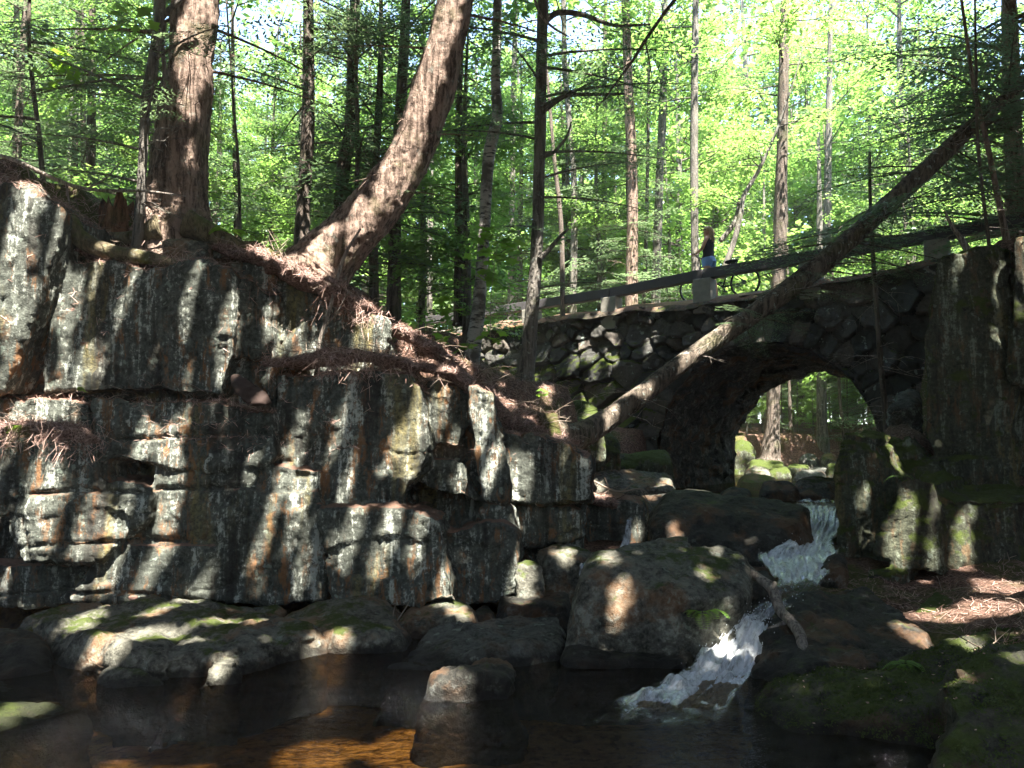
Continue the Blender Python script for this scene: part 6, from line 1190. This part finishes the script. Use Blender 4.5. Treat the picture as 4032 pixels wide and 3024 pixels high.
p = np.concatenate([q[0] for q in (q1, q2, q3, q4, q5)]); N = np.concatenate([q[1] for q in (q1, q2, q3, q4, q5)]); N[N[:, 2] < -.2] *= -1
MO = [mesh_arrays(o) for o in bpy.data.objects if o.name.startswith('boulder') and o.data.materials[0].name in ('moss_bank_rock', 'mossy_rock') and o.location.y < 9]
mv = np.concatenate([v for v, f in MO]); mo_ = np.cumsum([0]+[len(v) for v, f in MO[:-1]]); mf = np.concatenate([f+k for (v, f), k in zip(MO, mo_)])
mp, mN = scatter(mv, mf, lambda a, N: (N[:, 2] > .2)*np.clip(fbm(a*3.3, 3)+.12, 0, 1)*(a[:, 2] > .02), 17000)
Bm = blades(mp, mN, .013, .004, 1.0).reshape(-1, 3)
M['moss_tuft'] = leaf_mat('moss_tuft', (0.02, 0.035, 0.006), (0.075, 0.10, 0.018), (0.05, 0.08, 0.01), (0.10, 0.14, 0.02), .3, .02)
tag(mesh_obj('moss', Bm, np.arange(len(Bm)).reshape(-1, 4), M['moss_tuft'], smooth=False), 'green moss tufts over the lower right slabs', 'moss', kind='stuff')
lp, lN = scatter(mv, mf, lambda a, N: (N[:, 2] > .5)*(a[:, 2] > .05)*1.0, 260); lD = rs.normal(0, 1, (260, 3)); lD[:, 2] *= .2; lD /= np.linalg.norm(lD, axis=1)[:, None]
lq = leaf_quads(lp+np.array([0, 0, .015]), lD, lN+rs.normal(0, .3, (260, 3)), rs.uniform(.008, .034, 260), rs.uniform(.006, .022, 260)).reshape(-1, 3)
tag(mesh_obj('fallen_leaves', lq, np.arange(len(lq)).reshape(-1, 4), M['litter'], smooth=False), 'small dead leaves strewn over the mossy slabs', 'litter', kind='stuff')
B1 = blades(p, N, .085, .0032, .45)
ln = [np.linspace(0, 1, 700)[:, None]*(np.array(b_)-np.array(a_))+np.array(a_) for a_, b_ in (((1060, 1440, 8.3), (1300, 1420, 8.28)), ((1300, 1420, 8.28), (1640, 1450, 8.3)), ((640, 1010, 8.7), (1000, 1190, 8.75)), ((1040, 1080, 8.85), (1500, 1250, 8.9)), ((1700, 1450, 9.0), (2000, 1640, 9.2)), ((0, 1690, 7.95), (370, 1745, 7.95)))]
hp = np.array([P(*q) for q in np.concatenate(ln)])+rs.normal(0, .09, (4200, 3)); hk = fbm(hp*2.6, 2) > .05; hp = hp[hk]; nh = len(hp); D = rs.normal(0, .8, (nh, 3))+np.array([0, -.3, -.8]); D /= np.linalg.norm(D, axis=1)[:, None]; S = np.cross(D, [0, 1, 0]); S /= np.linalg.norm(S, axis=1)[:, None]; L = (rs.uniform(.04, .18, nh)*rs.uniform(.5, 1.2, nh))[:, None]
B2 = np.stack([hp-S*.003, hp+S*.003, hp+D*L+S*.001, hp+D*L-S*.001], 1)
V = np.concatenate([B1, B2]).reshape(-1, 3)
tag(mesh_obj('needle_litter', V, np.arange(len(V)).reshape(-1, 4), M['litter'], smooth=False), 'reddish brown fallen needles and rootlets over the ledges and slopes', 'litter', kind='stuff')
mb = MB()
for i in rs.choice(len(p), 620):
    d = rs.normal(0, 1, 3); d[2] = abs(d[2])*.35; d /= np.linalg.norm(d); L = rs.uniform(.12, .5); pts = np.array([p[i]+d*L*t_+np.array([0, 0, .02+.04*math.sin(3*t_)])+rs.normal(0, .012, 3) for t_ in np.linspace(0, 1, 5)])
    mb.add(*tube(pts, np.linspace(.005, .002, 5), 4, False))
    for k in range(2): mb.add(*tube(limb_pts(pts[rs.randint(1, 4)], d+rs.normal(0, .6, 3), L*.4, .1, 3), np.linspace(.003, .0015, 3), 3, False))
V, F = mb.arrays(); tag(mesh_obj('twig_litter', V, F, M['twig']), 'dry twigs scattered through the needles', 'litter', kind='stuff')

# ------------------------------------------------------------------ the sunlit summer air among the trees
bm = bmesh.new(); bmesh.ops.create_cube(bm, size=1.0); hz = bpy.data.meshes.new('haze'); bm.to_mesh(hz); bm.free()
ho = bpy.data.objects.new('haze', hz); COL.objects.link(ho); zlo, zhi = gV[:, 2].min()-1.0, 48.0
ho.scale = (1700, 1700, zhi-zlo); ho.location = (0, 0, (zhi+zlo)/2); tag(ho, kind='stuff')
t = NT('air'); v = t.n('VolumePrincipled'); v.inputs['Color'].default_value = (.92, .97, .95, 1); v.inputs['Density'].default_value = .0008; v.inputs['Anisotropy'].default_value = .2
t.t.links.new(v.outputs[0], t.out.inputs['Volume']); hz.materials.append(t.m)
